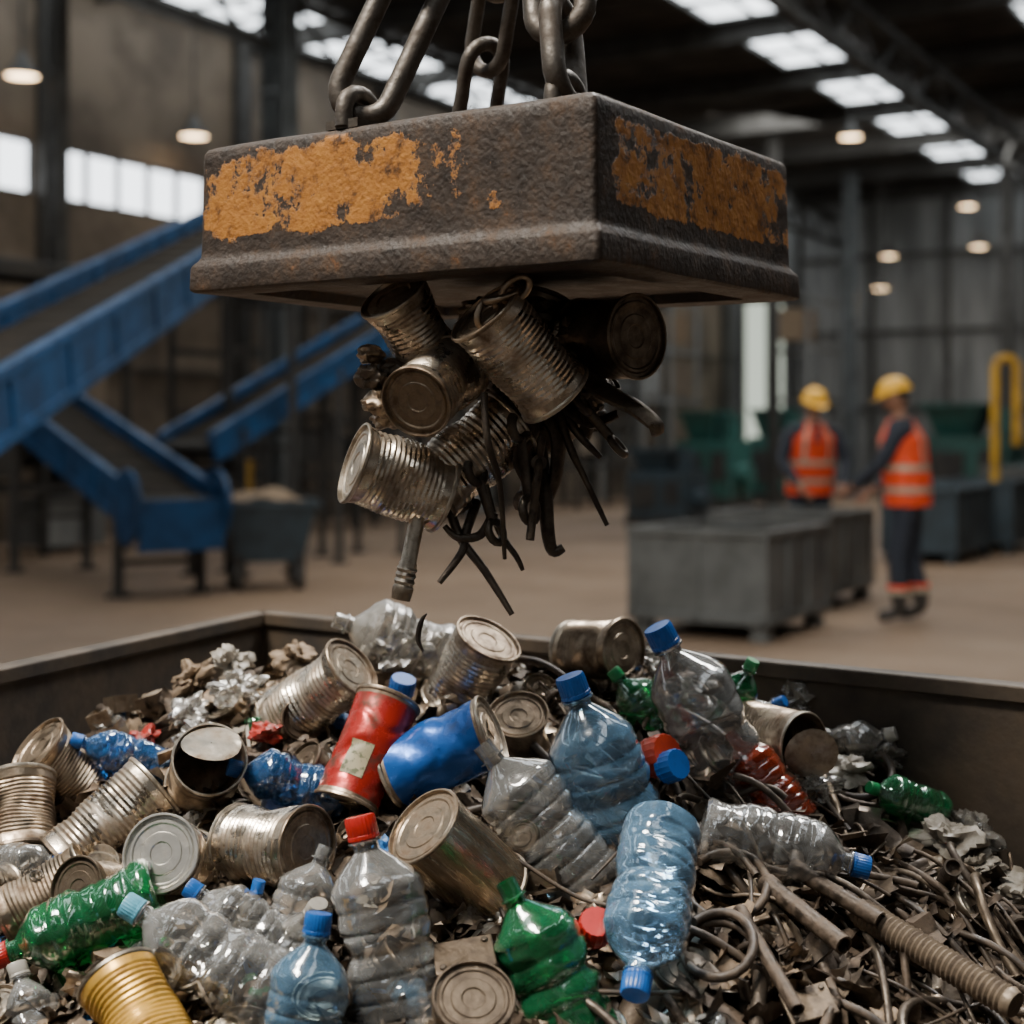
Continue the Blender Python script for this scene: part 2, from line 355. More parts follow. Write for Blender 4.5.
B = bottle
B(P3(-.128, 1.488, .03), (-.22, .16, .93), 'clear', 'cred', 1.02, fat=1.36)
B(P3(-.307, 1.485, .010), (-.84, .12, .46), 'clear', 'clblue', .84, fat=1.50, style=1)
B(P3(-.196, 1.418, .0), (.12, .15, .92), 'blue', 'cblue', .85, fat=1.3)
B(P3(-.455, 1.565, .005), (-.88, -.15, -.34), 'green', 'cred', .82, fat=1.4, amp=.16)
B(P3(.034, 1.476, .005), (-.42, .10, .80), 'green', None, .84, fat=1.5, style=1, amp=.16)
B(P3(.136, 1.480, .060), (-.20, -.72, -.58), 'blue', 'cblue', .92, fat=1.38, amp=.09)
B(P3(.106, 1.715, .04), (-.33, -.05, .93), 'blue', 'cblue', 1.12, fat=1.34, amp=.08)
B(P3(.232, 1.820, .045), (-.45, -.10, .88), 'clear', 'cblue', 1.16, amp=.13, fat=1.34, style=1)
B(P3(.028, 1.685, .015), (-.60, .10, .74), 'clear', None, .95, fat=1.42)
B(P3(.302, 1.655, .015), (.93, -.10, -.22), 'clear', 'cblue', .85, fat=1.38, amp=.15)
B(P3(-.273, 1.535), (-.75, .10, .45), 'clear', 'cblue', .66, fat=1.45)
B(P3(-.221, 1.563, -.01), (.3, .3, .8), 'clear', None, .7, fat=1.4)
B(P3(.170, 1.914), (-.5, .1, .6), 'green', 'cgreen', .6, fat=1.5)
B(P3(.285, 1.93, .01), (.35, -.2, .85), 'green', 'cgreen', .58, fat=1.2)
B(P3(.300, 1.80, .0), (-.5, .2, .7), 'orange', None, .62, fat=1.7, amp=.08)
B(P3(-.161, 2.06, .01), (-.75, -.2, .3), 'film', None, .85, .24, fat=1.6)
B(P3(-.266, 1.770), (-.85, -.2, .25), 'dblue', 'cblue', .65, fat=1.5, amp=.2)
B(P3(-.488, 1.877), (-.8, -.2, .3), 'dblue', 'cblue', .6, fat=1.3, amp=.2)
B(P3(-.562, 1.698), (.9, -.3, .2), 'clear', 'cblue', .65, fat=1.3)
B(P3(.479, 1.829, .01), (-.8, -.3, .3), 'green', 'cgreen', .5, fat=1.5)
B(P3(.135, 1.385, -.03), (.8, .2, .1), 'clear', None, .9, fat=1.35)
B(P3(.43, 1.93, .0), (.75, -.3, .25), 'film', 'cwhite', .6, .2, fat=1.4)
bottle_cap(P3(.083, 1.49, .03), (.1, -.6, .7), 'cred', sc=1.2)
bottle_cap(P3(.172, 1.745, .045), (.55, -.65, .35), 'corange', None, 1.6)
bottle_cap(P3(.184, 1.722, .047), (.55, -.65, .35), 'cblue', None, 1.25)
bottle_cap(P3(-.141, 1.93, .022), (.2, -.3, .85), 'cblue', sc=1.15)

# ------------------------------------------------------------------ skip container
Bk = Vector((-.43, 2.6, 0)); Rt = Vector((1.57, 1.12, 0)); Lf = Vector((-.96, 1.19, 0)); Fr = Lf+Rt-Bk
sk = MB(); RIM = 1.07
def wallseg(a, b, inward):
    n = (b-a).cross(Vector((0, 0, 1))).normalized()
    if n.dot(inward) < 0: n = -n
    d = (b-a).normalized()
    c = (a+b)/2; L = (b-a).length; ang = math.atan2(d.y, d.x)
    sk.box((c.x-n.x*.012, c.y-n.y*.012, (RIM-.01)/2+.03), (L+.03, .016, RIM-.05), 'binm', rz=ang)
    sk.box((c.x-n.x*.014, c.y-n.y*.014, RIM-.010), (L+.05, .034, .022), 'binm', rz=ang)
    k = int(L/.4)
    for i in range(k+1):
        p = a+d*(L*i/k)
        sk.box((p.x-n.x*.038, p.y-n.y*.038, (RIM-.04)/2+.02), (.06, .035, RIM-.06), 'binm', rz=ang)
cen = (Bk+Fr)/2
for a, b in ((Bk, Rt), (Rt, Fr), (Fr, Lf), (Lf, Bk)): wallseg(a, b, cen-(a+b)/2)
sk.add([Bk+Vector((0, 0, .06)), Lf+Vector((0, 0, .06)), Fr+Vector((0, 0, .06)), Rt+Vector((0, 0, .06)), Bk+Vector((0, 0, .0)), Lf, Fr, Rt],
       [(0, 1, 2, 3), (4, 7, 6, 5), (0, 4, 5, 1), (1, 5, 6, 2), (2, 6, 7, 3), (3, 7, 4, 0)], 'binm')
sk.obj('scrap_skip', bevel=.003)

# ------------------------------------------------------------------ heap of small scrap (one object)
hp = MB()
e1 = (Rt-Bk); e2 = (Lf-Bk)
def inside(x, y, mg=.02):
    d = Vector((x, y, 0))-Bk
    det = e1.x*e2.y-e1.y*e2.x
    s_ = (d.x*e2.y-d.y*e2.x)/det; t_ = (e1.x*d.y-e1.y*d.x)/det
    return mg < s_ < 1-mg and mg < t_ < 1-mg
def hz(x, y): return oz(x, y)-.045+.018*noise.noise(Vector((x*9, y*9, 3)))
nS, nT = 120, 80; vs = []; fs = []
for i in range(nS+1):
    for j in range(nT+1):
        p = Bk+e1*(i/nS)+e2*(j/nT); z = max(.3, hz(p.x, p.y))
        z += .012*noise.noise(Vector((p.x*40, p.y*40, 1)))
        vs.append((p.x, p.y, z-.02))
for i in range(nS):
    for j in range(nT):
        a = i*(nT+1)+j; fs.append((a, a+nT+1, a+nT+2, a+1))
hp.add(vs, [tuple(reversed(f)) for f in fs], 'dirt')
def sheet(c, s, mt, elong=1.0, n=6, rough=.5, tilt=.9):
    sv = Vector((U(0, 99), U(0, 99), U(0, 99)))
    q = Matrix.Rotation(U(0, 6.28), 4, 'Z') @ Matrix.Rotation(U(-tilt, tilt), 4, 'X') @ Matrix.Rotation(U(-tilt, tilt), 4, 'Y')
    X = Matrix.Translation(c) @ q; vs = []; fs = []
    for i in range(n):
        for j in range(n):
            p = Vector(((i/(n-1)-.5)*s*elong, (j/(n-1)-.5)*s, 0))
            d = noise.noise_vector(p*(1.6/s)+sv)+.5*noise.noise_vector(p*(4/s)+sv)
            vs.append(p+d*s*rough)
    for i in range(n-1):
        for j in range(n-1): a = i*n+j; fs.append((a, a+n, a+n+1, a+1))
    hp.add(vs, fs, mt, X)
def wad(c, s, mt, rough=.45, n=16):
    # crumpled ball / squashed bag
    sv = Vector((U(0, 99), U(0, 99), U(0, 99))); vs = []; fs = []; m = n*2
    q = Matrix.Translation(c) @ Matrix.Rotation(U(0, 6.28), 4, 'Z') @ Matrix.Rotation(U(-.6, .6), 4, 'X')
    for i in range(n+1):
        ph = math.pi*i/n
        for j in range(m):
            a = 2*math.pi*j/m; d = Vector((math.sin(ph)*math.cos(a), math.sin(ph)*math.sin(a), -math.cos(ph)))
            k = 1+rough*noise.noise(d*1.5+sv)-rough*.8*abs(noise.noise(d*3.0+sv))+rough*.12*noise.noise(d*7+sv)
            vs.append(Vector((d.x*k, d.y*k*.8, d.z*k*.6))*s)
    for i in range(n):
        for j in range(m): fs.append((i*m+j, i*m+(j+1) % m, (i+1)*m+(j+1) % m, (i+1)*m+j))
    hp.add(vs, fs, mt, q)
def metalzone(x, y): return x > .17-.25*(y-1.5)+.03*noise.noise(Vector((x*10, y*10, 0))) and y < 1.9 or x > .38
def rp(ymin=1.25):
    while True:
        x, y = U(-.95, .95), U(ymin, 2.55)
        if inside(x, y, .035) and abs(x) < .42*y+.08: return x, y
leftm = ['scrapl']*4+['scrap']*9+['tin2']*4+['paperb']*4+['plw', 'film', 'plb', 'liddark', 'liddark', 'steel', 'steel']
rightm = ['scrap']*10+['scrapl']*2+['tin2']*3+['steel']*3+['paperb']*2+['liddark']*2
for i in range(3000):
    x, y = rp()
    mz = metalzone(x, y)
    mt = random.choice(rightm if mz else leftm)
    s = U(.014, .042)
    sheet(Vector((x, y, hz(x, y)+U(-.01, .03 if mz else .018))), s, mt, U(1, 3 if mz else 1.8), 6 if s > .03 else 5, U(.25, .55))
for i in range(620):
    x, y = rp(); mz = metalzone(x, y)
    mt = random.choice(rightm if mz else leftm+['film', 'plw', 'green', 'tin', 'scrapl'])
    wad(Vector((x, y, hz(x, y)+U(-.005, .016))), U(.010, .028), mt, U(.5, .9), 10)
# squashed bags and wrappers
for (x, y, s, mt) in ((.52, 1.79, .042, 'plw'), (.56, 1.83, .035, 'film'), (.545, 1.76, .034, 'plw'), (.47, 1.93, .035, 'film'), (.38, 2.02, .035, 'film'), (-.43, 2.03, .036, 'paperb'), (-.38, 2.05, .032, 'plw'), (-.36, 1.97, .036, 'film'), (-.42, 1.95, .030, 'film'),
                      (-.155, 2.07, .055, 'film'), (-.20, 2.09, .036, 'plw'), (-.39, 1.88, .036, 'film'), (-.30, 2.08, .032, 'paperb'), (.19, 2.08, .030, 'film'), (.42, 1.88, .03, 'plw'), (.60, 1.74, .034, 'plw'), (.37, 1.82, .026, 'film')):
    wad(P3(x, y, -.005), s, mt, .9, 22)
for (x, y, mt) in ((-.309, 1.88, 'plr'), (-.47, 1.92, 'plr'), (-.50, 1.73, 'plr'), (-.14, 1.66, 'plb'), (.31, 1.83, 'orange')):
    wad(P3(x, y, -.01), .022, mt, .8, 16)
# cables and bent rods
def cable(x, y, ang, L, r, mt, curl, up=.0, n=22):
    pts = []; a = ang; c = U(-curl, curl); st = L/n; ph = U(0, 6)
    for i in range(n):
        if not inside(x, y, .02): break
        pts.append((x, y, hz(x, y)+up+.016*math.sin(ph+i*.33)))
        a += (c+U(-.6, .6)*curl*.5)*st; c += U(-1, 1)*curl*.25
        x += math.cos(a)*st; y += math.sin(a)*st
    if len(pts) > 4: hp.tube(pts, r, mt, 8)
k = 0
while k < 190:
    x, y = rp()
    if metalzone(x, y):
        cable(x, y, random.choice([U(-1.6, -.3), U(1.4, 2.8), U(0, 6.28)]), U(.10, .36), random.choice([U(.0012, .0025), U(.0025, .005), U(.004, .0068)]), random.choice(['cable', 'cable', 'cable', 'scrap', 'scrap', 'steel', 'liddark', 'scrapl']), random.choice([2, 8, 18]), U(.005, .045)); k += 1
for i in range(60):
    x, y = rp()
    if not metalzone(x, y): cable(x, y, U(0, 6.28), U(.06, .2), U(.0015, .004), random.choice(['scrap', 'cable', 'steel', 'plw']), 12, U(.0, .02))
# coiled hoses
for (x, y, r0) in ((.235, 1.60, .042), (.44, 1.88, .04), (.21, 1.49, .035)):
    pts = [(x+(r0+.006*math.sin(t*.7))*math.cos(t), y+(r0*1.1)*math.sin(t), hz(x, y)+.4*r0*1.1*math.sin(t)+.030+.003*t+.006*math.sin(t*1.3)) for t in [i*.35 for i in range(26)]]
    hp.tube(pts, .0050, 'cable', 9)
# loose pipe stubs, brackets and flattened cans filling the heap
for i in range(44):
    x, y = rp()
    if metalzone(x, y):
        X = frame((x, y, hz(x, y)+U(.0, .03)), (U(-1, 1), U(-.9, .2), U(-.35, .35)), U(0, 6)); r = U(.006, .012); L = U(.04, .13)
        hp.lathe([(r*.75, 0.004, 'scrap'), (r*.8, 0, 'steel'), (r, 0, 'steel'), (r, L*.1, 'steel'), (r*1.0, L, 'steel'), (r*.8, L, 'steel'), (r*.75, L-.01, 'scrap')], 16, X)
for i in range(60):
    x, y = rp()
    w, d = U(.02, .045), U(.02, .05)
    X = frame((x, y, hz(x, y)+U(-.005, .02)), (U(-.6, .6), U(-.6, .2), 1), U(0, 6))
    mt = random.choice(['scrap', 'steel', 'liddark', 'tin2'])
    hp.box((0, 0, 0), (w, d, .003), mt, X); hp.box((w/2, 0, .01), (.003, d, .023), mt, X); hp.box((-w/2, 0, .01), (.003, d, .023), mt, X); hp.box((0, d/2, .01), (w, .003, .023), mt, X)
for i in range(130):
    x, y = rp(1.35)
    if metalzone(x, y) and R() < .80: continue
    ax = (U(-1, 1), U(-1, .2), U(-.3, .9)); ch = R(); z = hz(x, y)+U(-.014, .006)
    if ch < .76 or metalzone(x, y):
        Rr, L = U(.022, .036), U(.045, .09)
        hp.lathe(can_profile(Rr, L, random.choice([0, 9, 12]), random.choice(['tin', 'tin2', 'tin2', 'tin2', 'liddark']), random.choice(['tin2', 'liddark', 'liddark', 'lid'])), 26, frame((x, y, z), ax, 0, -L/2), dent(i+7, .35, L, .1))
    else:
        sv = i*3.3; am = .35
        def f(p, sv=sv):
            n = noise.noise(p*22+Vector((sv, sv, 0))); k = 1-.55*max(-.1, n)*(1 if p.z < .16 else 0)
            k *= 1.25 if p.z < .15 else 1
            return Vector((p.x*k*1.1, p.y*k*.8, p.z))
        bm = random.choice(['clear', 'clear', 'clear', 'film', 'film', 'green', 'blue'])
        hp.lathe(bottle_profile(bm, random.choice(['cblue', 'cwhite', None, None])), 24, frame((x, y, z), ax, 0, -.08, U(.5, .7)), f)
hp.obj('scrap_heap', sharp=50)

# feature pieces in the metal side of the heap
cd = MB()
prof = [(.009, 0, 'scrap'), (.012, 0, 'scrapl')]
for i in range(60): prof.append((.0145 if i % 2 else .0125, .004+i*.0028, 'scrapl'))
prof += [(.012, .176, 'scrapl'), (.009, .176, 'scrap')]
cd.lathe(prof, 24)
cd.obj('corrugated_conduit', frame(P3(.425, 1.525, .03), (.46, -.56, -.18), 0, -.085, 1.1), 60)
for (loc, ax, r, L) in ((P3(.300, 1.545, .02), (.40, -.75, -.2), .010, .13), (P3(.345, 1.60, .015), (.5, -.6, -.2), .009, .12), (P3(.25, 1.47, .015), (.2, -.8, -.3), .007, .15)):
    pp = MB(); pp.lathe([(r*.7, .01, 'scrap'), (r*.78, 0, 'scrap'), (r, 0, 'scrap'), (r*1.15, .002, 'scrap'), (r*1.15, .016, 'scrap'), (r, .018, 'scrap'), (r, L, 'scrap'), (r*.78, L, 'scrap'), (r*.7, L-.01, 'scrap')], 22)
    pp.obj('steel_pipe', frame(loc, ax, 0, -L/2), 40)
for (loc, ax, s) in ((P3(-.045, 1.475, .0), (-.1, -.35, .9), 1.0), (P3(.285, 1.44, -.005), (-.1, -.5, .8), .8), (P3(.165, 1.585, -.01), (.3, -.3, .8), .7)):
    jb = MB(); jb.box((0, 0, 0), (.055, .042, .03), 'steel'); jb.box((0, 0, .0165), (.060, .046, .004), 'liddark')
    for a in (-1, 1):
        jb.lathe([(.0006, 0, 'steel'), (.004, 0, 'steel'), (.004, .003, 'steel'), (.0006, .003, 'steel')], 8, Matrix.Translation((a*.022, a*.015, .018)))
        jb.box((a*.034, 0, -.012), (.016, .02, .003), 'steel')
    jb.obj('metal_junction_box', frame(loc, ax, .4, 0, s), 30, bevel=.0015)

# ------------------------------------------------------------------ lifting magnet
mg_m, nt, out = newmat('magnet_worn_paint'); L_ = nt.links.new
tc = N(nt, 'ShaderNodeTexCoord'); sx = N(nt, 'ShaderNodeSeparateXYZ'); L_(tc.outputs['Object'], sx.inputs[0])
n1 = N(nt, 'ShaderNodeTexNoise', i_Scale=13, i_Detail=12, i_Roughness=.76); L_(tc.outputs['Object'], n1.inputs['Vector'])
def mr(inp, a, b, c, d):
    r = N(nt, 'ShaderNodeMapRange', interpolation_type='SMOOTHSTEP'); r.inputs['From Min'].default_value = a; r.inputs['From Max'].default_value = b
    r.inputs['To Min'].default_value = c; r.inputs['To Max'].default_value = d; L_(inp, r.inputs['Value']); return r.outputs['Result']
def mth(op, a, b, clamp=False):
    m_ = N(nt, 'ShaderNodeMath', operation=op); m_.use_clamp = clamp
    for i, q in enumerate((a, b)):
        if isinstance(q, (int, float)): m_.inputs[i].default_value = q
        else: L_(q, m_.inputs[i])
    return m_.outputs[0]
leftb = mth('MULTIPLY', mr(sx.outputs['Y'], .10, .36, -.03, .15), mr(sx.outputs['Y'], .50, .545, 1, .1))
rightb = mth('MULTIPLY', mr(sx.outputs['X'], .02, .07, 0, .17), mr(sx.outputs['X'], .42, .475, 1, .6))
bias = mth('ADD', leftb, rightb)
zmask = mth('MULTIPLY', mr(sx.outputs['Z'], .052, .070, 0, 1), mr(sx.outputs['Z'], .142, .166, 1, 0))
val = mth('ADD', n1.outputs['Fac'], bias)
val = mth('SUBTRACT', val, mr(zmask, 0, 1, .16, 0))
pm = mth('MULTIPLY', mr(val, .565, .60, 0, 1), mr(zmask, 0, .2, 0, 1), True)
nb = N(nt, 'ShaderNodeTexNoise', i_Scale=30, i_Detail=10, i_Roughness=.75); L_(tc.outputs['Object'], nb.inputs['Vector'])
rust = ramp(nt, nb.outputs['Fac'], [(.3, (.014, .011, .009)), (.52, (.034, .023, .016)), (.64, (.060, .034, .018)), (.76, (.22, .080, .020))])
yel = ramp(nt, nb.outputs['Fac'], [(.36, (.060, .028, .012)), (.47, (.30, .120, .020)), (.60, (.36, .155, .028)), (.75, (.40, .19, .036))])
mx = N(nt, 'ShaderNodeMix', data_type='RGBA'); L_(pm, mx.inputs['Factor']); L_(rust, mx.inputs['A']); L_(yel, mx.inputs['B'])
p = N(nt, 'ShaderNodeBsdfPrincipled'); L_(mx.outputs['Result'], p.inputs['Base Color']); p.inputs['Metallic'].default_value = .15
L_(mr(nb.outputs['Fac'], .3, .7, .45, .75), p.inputs['Roughness']); p.inputs['Specular IOR Level'].default_value = .35
bp = N(nt, 'ShaderNodeBump'); bp.inputs['Strength'].default_value = .6; bp.inputs['Distance'].default_value = .003
n3 = N(nt, 'ShaderNodeTexNoise', i_Scale=150, i_Detail=6); L_(tc.outputs['Object'], n3.inputs['Vector'])
L_(mth('ADD', n3.outputs['Fac'], mth('ADD', mth('MULTIPLY', pm, .5), n1.outputs['Fac'])), bp.inputs['Height']); L_(bp.outputs['Normal'], p.inputs['Normal'])
L_(p.outputs[0], out.inputs['Surface']); M['magnet'] = mg_m
mg = MB(); WX, WY, HZ = .478, .545, .170
def rring(off, z, rad=.012, n=6, sub=22):
    pts = []; x0, x1, y0, y1 = -off, WX+off, -off, WY+off; r = max(.003, rad)
    cs = [((x1-r, y0+r), -90), ((x1-r, y1-r), 0), ((x0+r, y1-r), 90), ((x0+r, y0+r), 180)]
    arcs = []
    for (cx, cy), a0 in cs:
        arcs.append([(cx+r*math.cos(math.radians(a0+90*i/n)), cy+r*math.sin(math.radians(a0+90*i/n))) for i in range(n+1)])
    for k in range(4):
        pts += arcs[k]; a = arcs[k][-1]; b = arcs[(k+1) % 4][0]
        pts += [(a[0]+(b[0]-a[0])*i/sub, a[1]+(b[1]-a[1])*i/sub) for i in range(1, sub)]
    return [(x, y, z) for x, y in pts]
rings = [(-.05, .012), (-.045, 0), (.003, 0), (.006, .0025), (.0065, .006), (.0055, .028), (.0045, .031), (-.001, .037), (-.003, .041), (-.0035, .045), (-.004, .06), (-.0045, .09), (-.005, .12), (-.0055, .15), (-.006, .162), (-.009, .1675), (-.015, .170), (-.08, .170)]
vs = []; ks = 0
for off, z in rings:
    rr = rring(off, z, .007 if z > .038 else .008); ks = len(rr)
    for q in rr:
        d = noise.noise(Vector(q)*9)*.0018+noise.noise(Vector(q)*40)*.0006
        vs.append((q[0]+d, q[1]+d, q[2]+d*.8))
fs = []
for i in range(len(rings)-1):
    for j in range(ks): fs.append((i*ks+j, i*ks+(j+1) % ks, (i+1)*ks+(j+1) % ks, (i+1)*ks+j))
fs.append(tuple(range(ks-1, -1, -1))); fs.append(tuple((len(rings)-1)*ks+j for j in range(ks)))
mg.add(vs, fs, 'magnet')
MX = Matrix.Translation((.082, 1.45, 1.542)) @ Matrix.Rotation(math.radians(56.2), 4, 'Z')
lugs = [(.040, .33), (.105, .10), (.30, .36)]
for (lx, ly) in lugs:
    mg.box((lx, ly, .174), (.06, .045, .010), 'chain')
    pts = [(lx-.026, ly, .172), (lx-.026, ly, .190)]+[(lx+.026*math.cos(math.pi-math.pi*i/8), ly, .19+.022*math.sin(math.pi*i/8)) for i in range(1, 8)]+[(lx+.026, ly, .19), (lx+.026, ly, .172)]
    mg.tube(pts, .010, 'chain', 12)
magnet = mg.obj('lifting_magnet', MX, 40)

# chains to the crane hook
ch = MB()
def link(c, ax, L, W, r, roll):
    X = frame(c, ax, roll); h = L/2-W/2; pts = []
    for i in range(11): a = math.pi*i/10; pts.append((W/2*math.cos(a), 0, h+W/2*math.sin(a)))
    for i in range(11): a = math.pi+math.pi*i/10; pts.append((W/2*math.cos(a), 0, -h+W/2*math.sin(a)))
    ch.tube(pts, r, 'chain', 14, True, X)
apex = Vector((.03, 1.74, 2.20))
for (lx, ly), r0, L0, rr in zip(lugs, (1.25, .95, .3), (.20, .115, .14), (.0125, .0125, .009)):
    a = MX @ Vector((lx, ly, .200)); d = (apex-a); Lt = d.length; d.normalize(); s_ = 0; i = 0
    while s_ < Lt-.03:
        Lk = L0 if i == 0 else .125; W = .060
        link(a+d*(s_+Lk/2-.012), d, Lk, W, rr, r0+(i % 2)*math.pi/2); s_ += Lk-.034; i += 1
link(apex+Vector((0, 0, .03)), (0, 0, 1), .16, .11, .013, .3)
ch.tube([apex+Vector((0, 0, .34)), apex+Vector((0, 0, .22))]+[apex+Vector((.055*math.sin(t), 0, .155+.055*math.cos(t))) for t in [i*.38+.4 for i in range(12)]], .015, 'chain', 12)
ch.box(apex+Vector((0, 0, .42)), (.14, .10, .18), 'chain')
for o_ in (-.03, .03): ch.tube([apex+Vector((o_, 0, .5)), Vector((apex.x+o_, apex.y, 7.9))], .007, 'chain', 8)
ch.obj('lifting_chain', sharp=50)

# ------------------------------------------------------------------ load held by the magnet
T((.0086, 1.60, 1.462), (-.52, -.30, .58), .044, .125, wall='tin', lid='tin2', ribs=16, dn=.06)
T((-.082, 1.64, 1.430), (-.35, -.80, -.35), .040, .11, wall='tin', lid='tin2', ribs=14)
T((-.108, 1.70, 1.492), (.35, .35, -.55), .041, .11, wall='tin', lid='tin2', ribs=14)
T((-.125, 1.66, 1.328), (-.85, -.30, .30), .045, .110, wall='tin', lid='lid', ribs=14, seed=4)
T((-.047, 1.70, 1.352), (-.6, -.2, -.5), .044, .125, wall='tin', lid='tin2', ribs=14)
T((.112, 1.72, 1.487), (.62, -.70, .0), .048, .09, wall='liddark', lid='liddark', ribs=0)
T((.060, 1.75, 1.415), (.5, -.2, .6), .042, .11, wall='liddark', lid='liddark', ribs=10)
T((.02, 1.80, 1.49), (.2, .2, .9), .042, .11, wall='tin2', lid='liddark', ribs=10)
hp = MB()
for i in range(34):
    c = Vector((U(-.06, .09), U(1.70, 1.86), U(1.38, 1.53)))
    if c.z < 1.42 and c.x < -.02: continue
    wad(c, U(.018, .034), random.choice(['scrap', 'steel', 'liddark']), .7, 12)
for c, s in (((-.148, 1.68, 1.412), .026), ((-.158, 1.68, 1.440), .022), ((-.160, 1.69, 1.466), .018), ((-.140, 1.69, 1.395), .022), ((-.135, 1.69, 1.45), .02)): wad(Vector(c), s, random.choice(['steel', 'tin2']), .45, 18)
def sm(pts, k=5):
    P = [Vector(p) for p in pts]; o = []
    for i in range(len(P)-1):
        p0 = P[max(i-1, 0)]; p1 = P[i]; p2 = P[i+1]; p3 = P[min(i+2, len(P)-1)]
        for j in range(k):
            t = j/k; o.append(.5*((2*p1)+(p2-p0)*t+(2*p0-5*p1+4*p2-p3)*t*t+(3*p1-p0-3*p2+p3)*t**3))
    o.append(P[-1]); return o
def rod(pts, r, mt='steel', taper=False, flat=1):
    s_ = sm(pts); n = len(s_)
    rr = [r*(1-.45*(i/(n-1))**2) if taper else r for i in range(n)]
    hp.tube(s_, rr, mt, 9, flat=flat)
rod([(-.03, 1.61, 1.42), (-.026, 1.60, 1.37), (-.013, 1.62, 1.32), (-.008, 1.64, 1.24)], .0042, taper=True)
rod([(-.04, 1.70, 1.30), (-.052, 1.67, 1.265), (-.056, 1.66, 1.245), (-.080, 1.65, 1.213)], .0058, taper=True)
rod([(-.075, 1.68, 1.31), (-.058, 1.67, 1.262), (-.03, 1.66, 1.225), (.000, 1.65, 1.178)], .0058, taper=True)
rod([(-.02, 1.66, 1.29), (-.035, 1.66, 1.265), (-.060, 1.66, 1.262), (-.075, 1.66, 1.275)], .0055, taper=True)
rod([(-.03, 1.68, 1.32), (-.015, 1.68, 1.27), (.005, 1.67, 1.24), (.012, 1.67, 1.225)], .0042, taper=True)
rod([(.03, 1.74, 1.37), (.037, 1.70, 1.32), (.040, 1.69, 1.27), (.046, 1.69, 1.245), (.058, 1.69, 1.249)], .0090, taper=True)
rod([(.015, 1.74, 1.38), (.018, 1.72, 1.32), (.008, 1.70, 1.30)], .015, flat=.5)
rod([(.05, 1.70, 1.41), (.066, 1.68, 1.36), (.080, 1.68, 1.33), (.106, 1.67, 1.275)], .0048, taper=True)
rod([(.06, 1.70, 1.40), (.076, 1.69, 1.375), (.10, 1.69, 1.350)], .0055, taper=True)
rod([(.06, 1.70, 1.46), (.10, 1.66, 1.425), (.135, 1.64, 1.405), (.157, 1.63, 1.385), (.15, 1.63, 1.38)], .020, 'liddark', True, .45)
rod([(.04, 1.72, 1.44), (.06, 1.70, 1.41), (.09, 1.70, 1.39), (.12, 1.69, 1.40)], .014, 'scrap', True, .5)
rod([(.02, 1.72, 1.41), (.05, 1.70, 1.38), (.05, 1.70, 1.33), (.04, 1.7, 1.30)], .013, 'scrap', True, .6)
rod([(-.09, 1.72, 1.33), (-.07, 1.70, 1.29), (-.045, 1.69, 1.30)], .005)
rod([(.07, 1.72, 1.44), (.085, 1.70, 1.40), (.082, 1.70, 1.37)], .013, 'scrap', True, .6)
rod([(-.01, 1.72, 1.36), (.012, 1.70, 1.35), (.03, 1.70, 1.33), (.022, 1.70, 1.30)], .009, 'scrap', True)
rod([(.0, 1.71, 1.42), (.02, 1.69, 1.39), (.01, 1.69, 1.35), (.02, 1.69, 1.32)], .016, 'scrap', True, .5)
def wrench(c, ax, L, roll, s=1.0):
    X = frame(c, ax, roll, 0, s)
    hp.tube([(0, 0, .012), (0, 0, L*.5), (0, 0, L-.014)], .0062, 'steel', 10, X=X, flat=.5)
    hp.tube([(.0125*math.sin(t), 0, L+.0125*math.cos(t)) for t in [i*2*math.pi/14 for i in range(14)]], .0048, 'steel', 8, True, X)
    hp.tube([(.0135*math.sin(t), 0, .0135*math.cos(t)) for t in [-2.5+i*.42 for i in range(13)]], .0052, 'steel', 8, X=X)
wrench((.008, 1.67, 1.385), (.12, -.05, -.95), .085, .2, 1.1)
wrench((-.040, 1.66, 1.335), (.30, -.1, -.9), .070, .3, 1.0)
wrench((.078, 1.67, 1.41), (.50, -.1, -.60), .065, .1, .95)
# pliers: two crossing curved handles with jaws, hanging by the jaws
for s_ in (-1, 1):
    X = frame((.030, 1.665, 1.345), (-.12, 0, -1), .0)
    hp.tube(sm([(s_*.003, 0, -.028), (s_*.008, 0, -.016), (-s_*.004, 0, 0), (-s_*.014, 0, .022), (-s_*.013, 0, .055), (-s_*.020, 0, .085)]), [.0045]*8+[.0048]*18, 'scrap', 9, X=X)
hp.lathe([(.0006, -.006, 'steel'), (.009, -.006, 'steel'), (.009, .006, 'steel'), (.0006, .006, 'steel')], 14, frame((.030, 1.665, 1.345), (0, 1, 0)))
# long bolt
X = frame((-.103, 1.655, 1.290), (-.20, -.02, -.98))
P = [(.0006, -.02, 'lid'), (.0088, -.02, 'lid'), (.0088, .055, 'lid'), (.0105, .058, 'lid')]
for i in range(8): P.append((.0118 if i % 2 else .0100, .060+i*.0035, 'lid'))
P += [(.0115, .090, 'tin2'), (.0105, .098, 'tin2'), (.0006, .099, 'tin2')]
hp.lathe(P, 20, X)
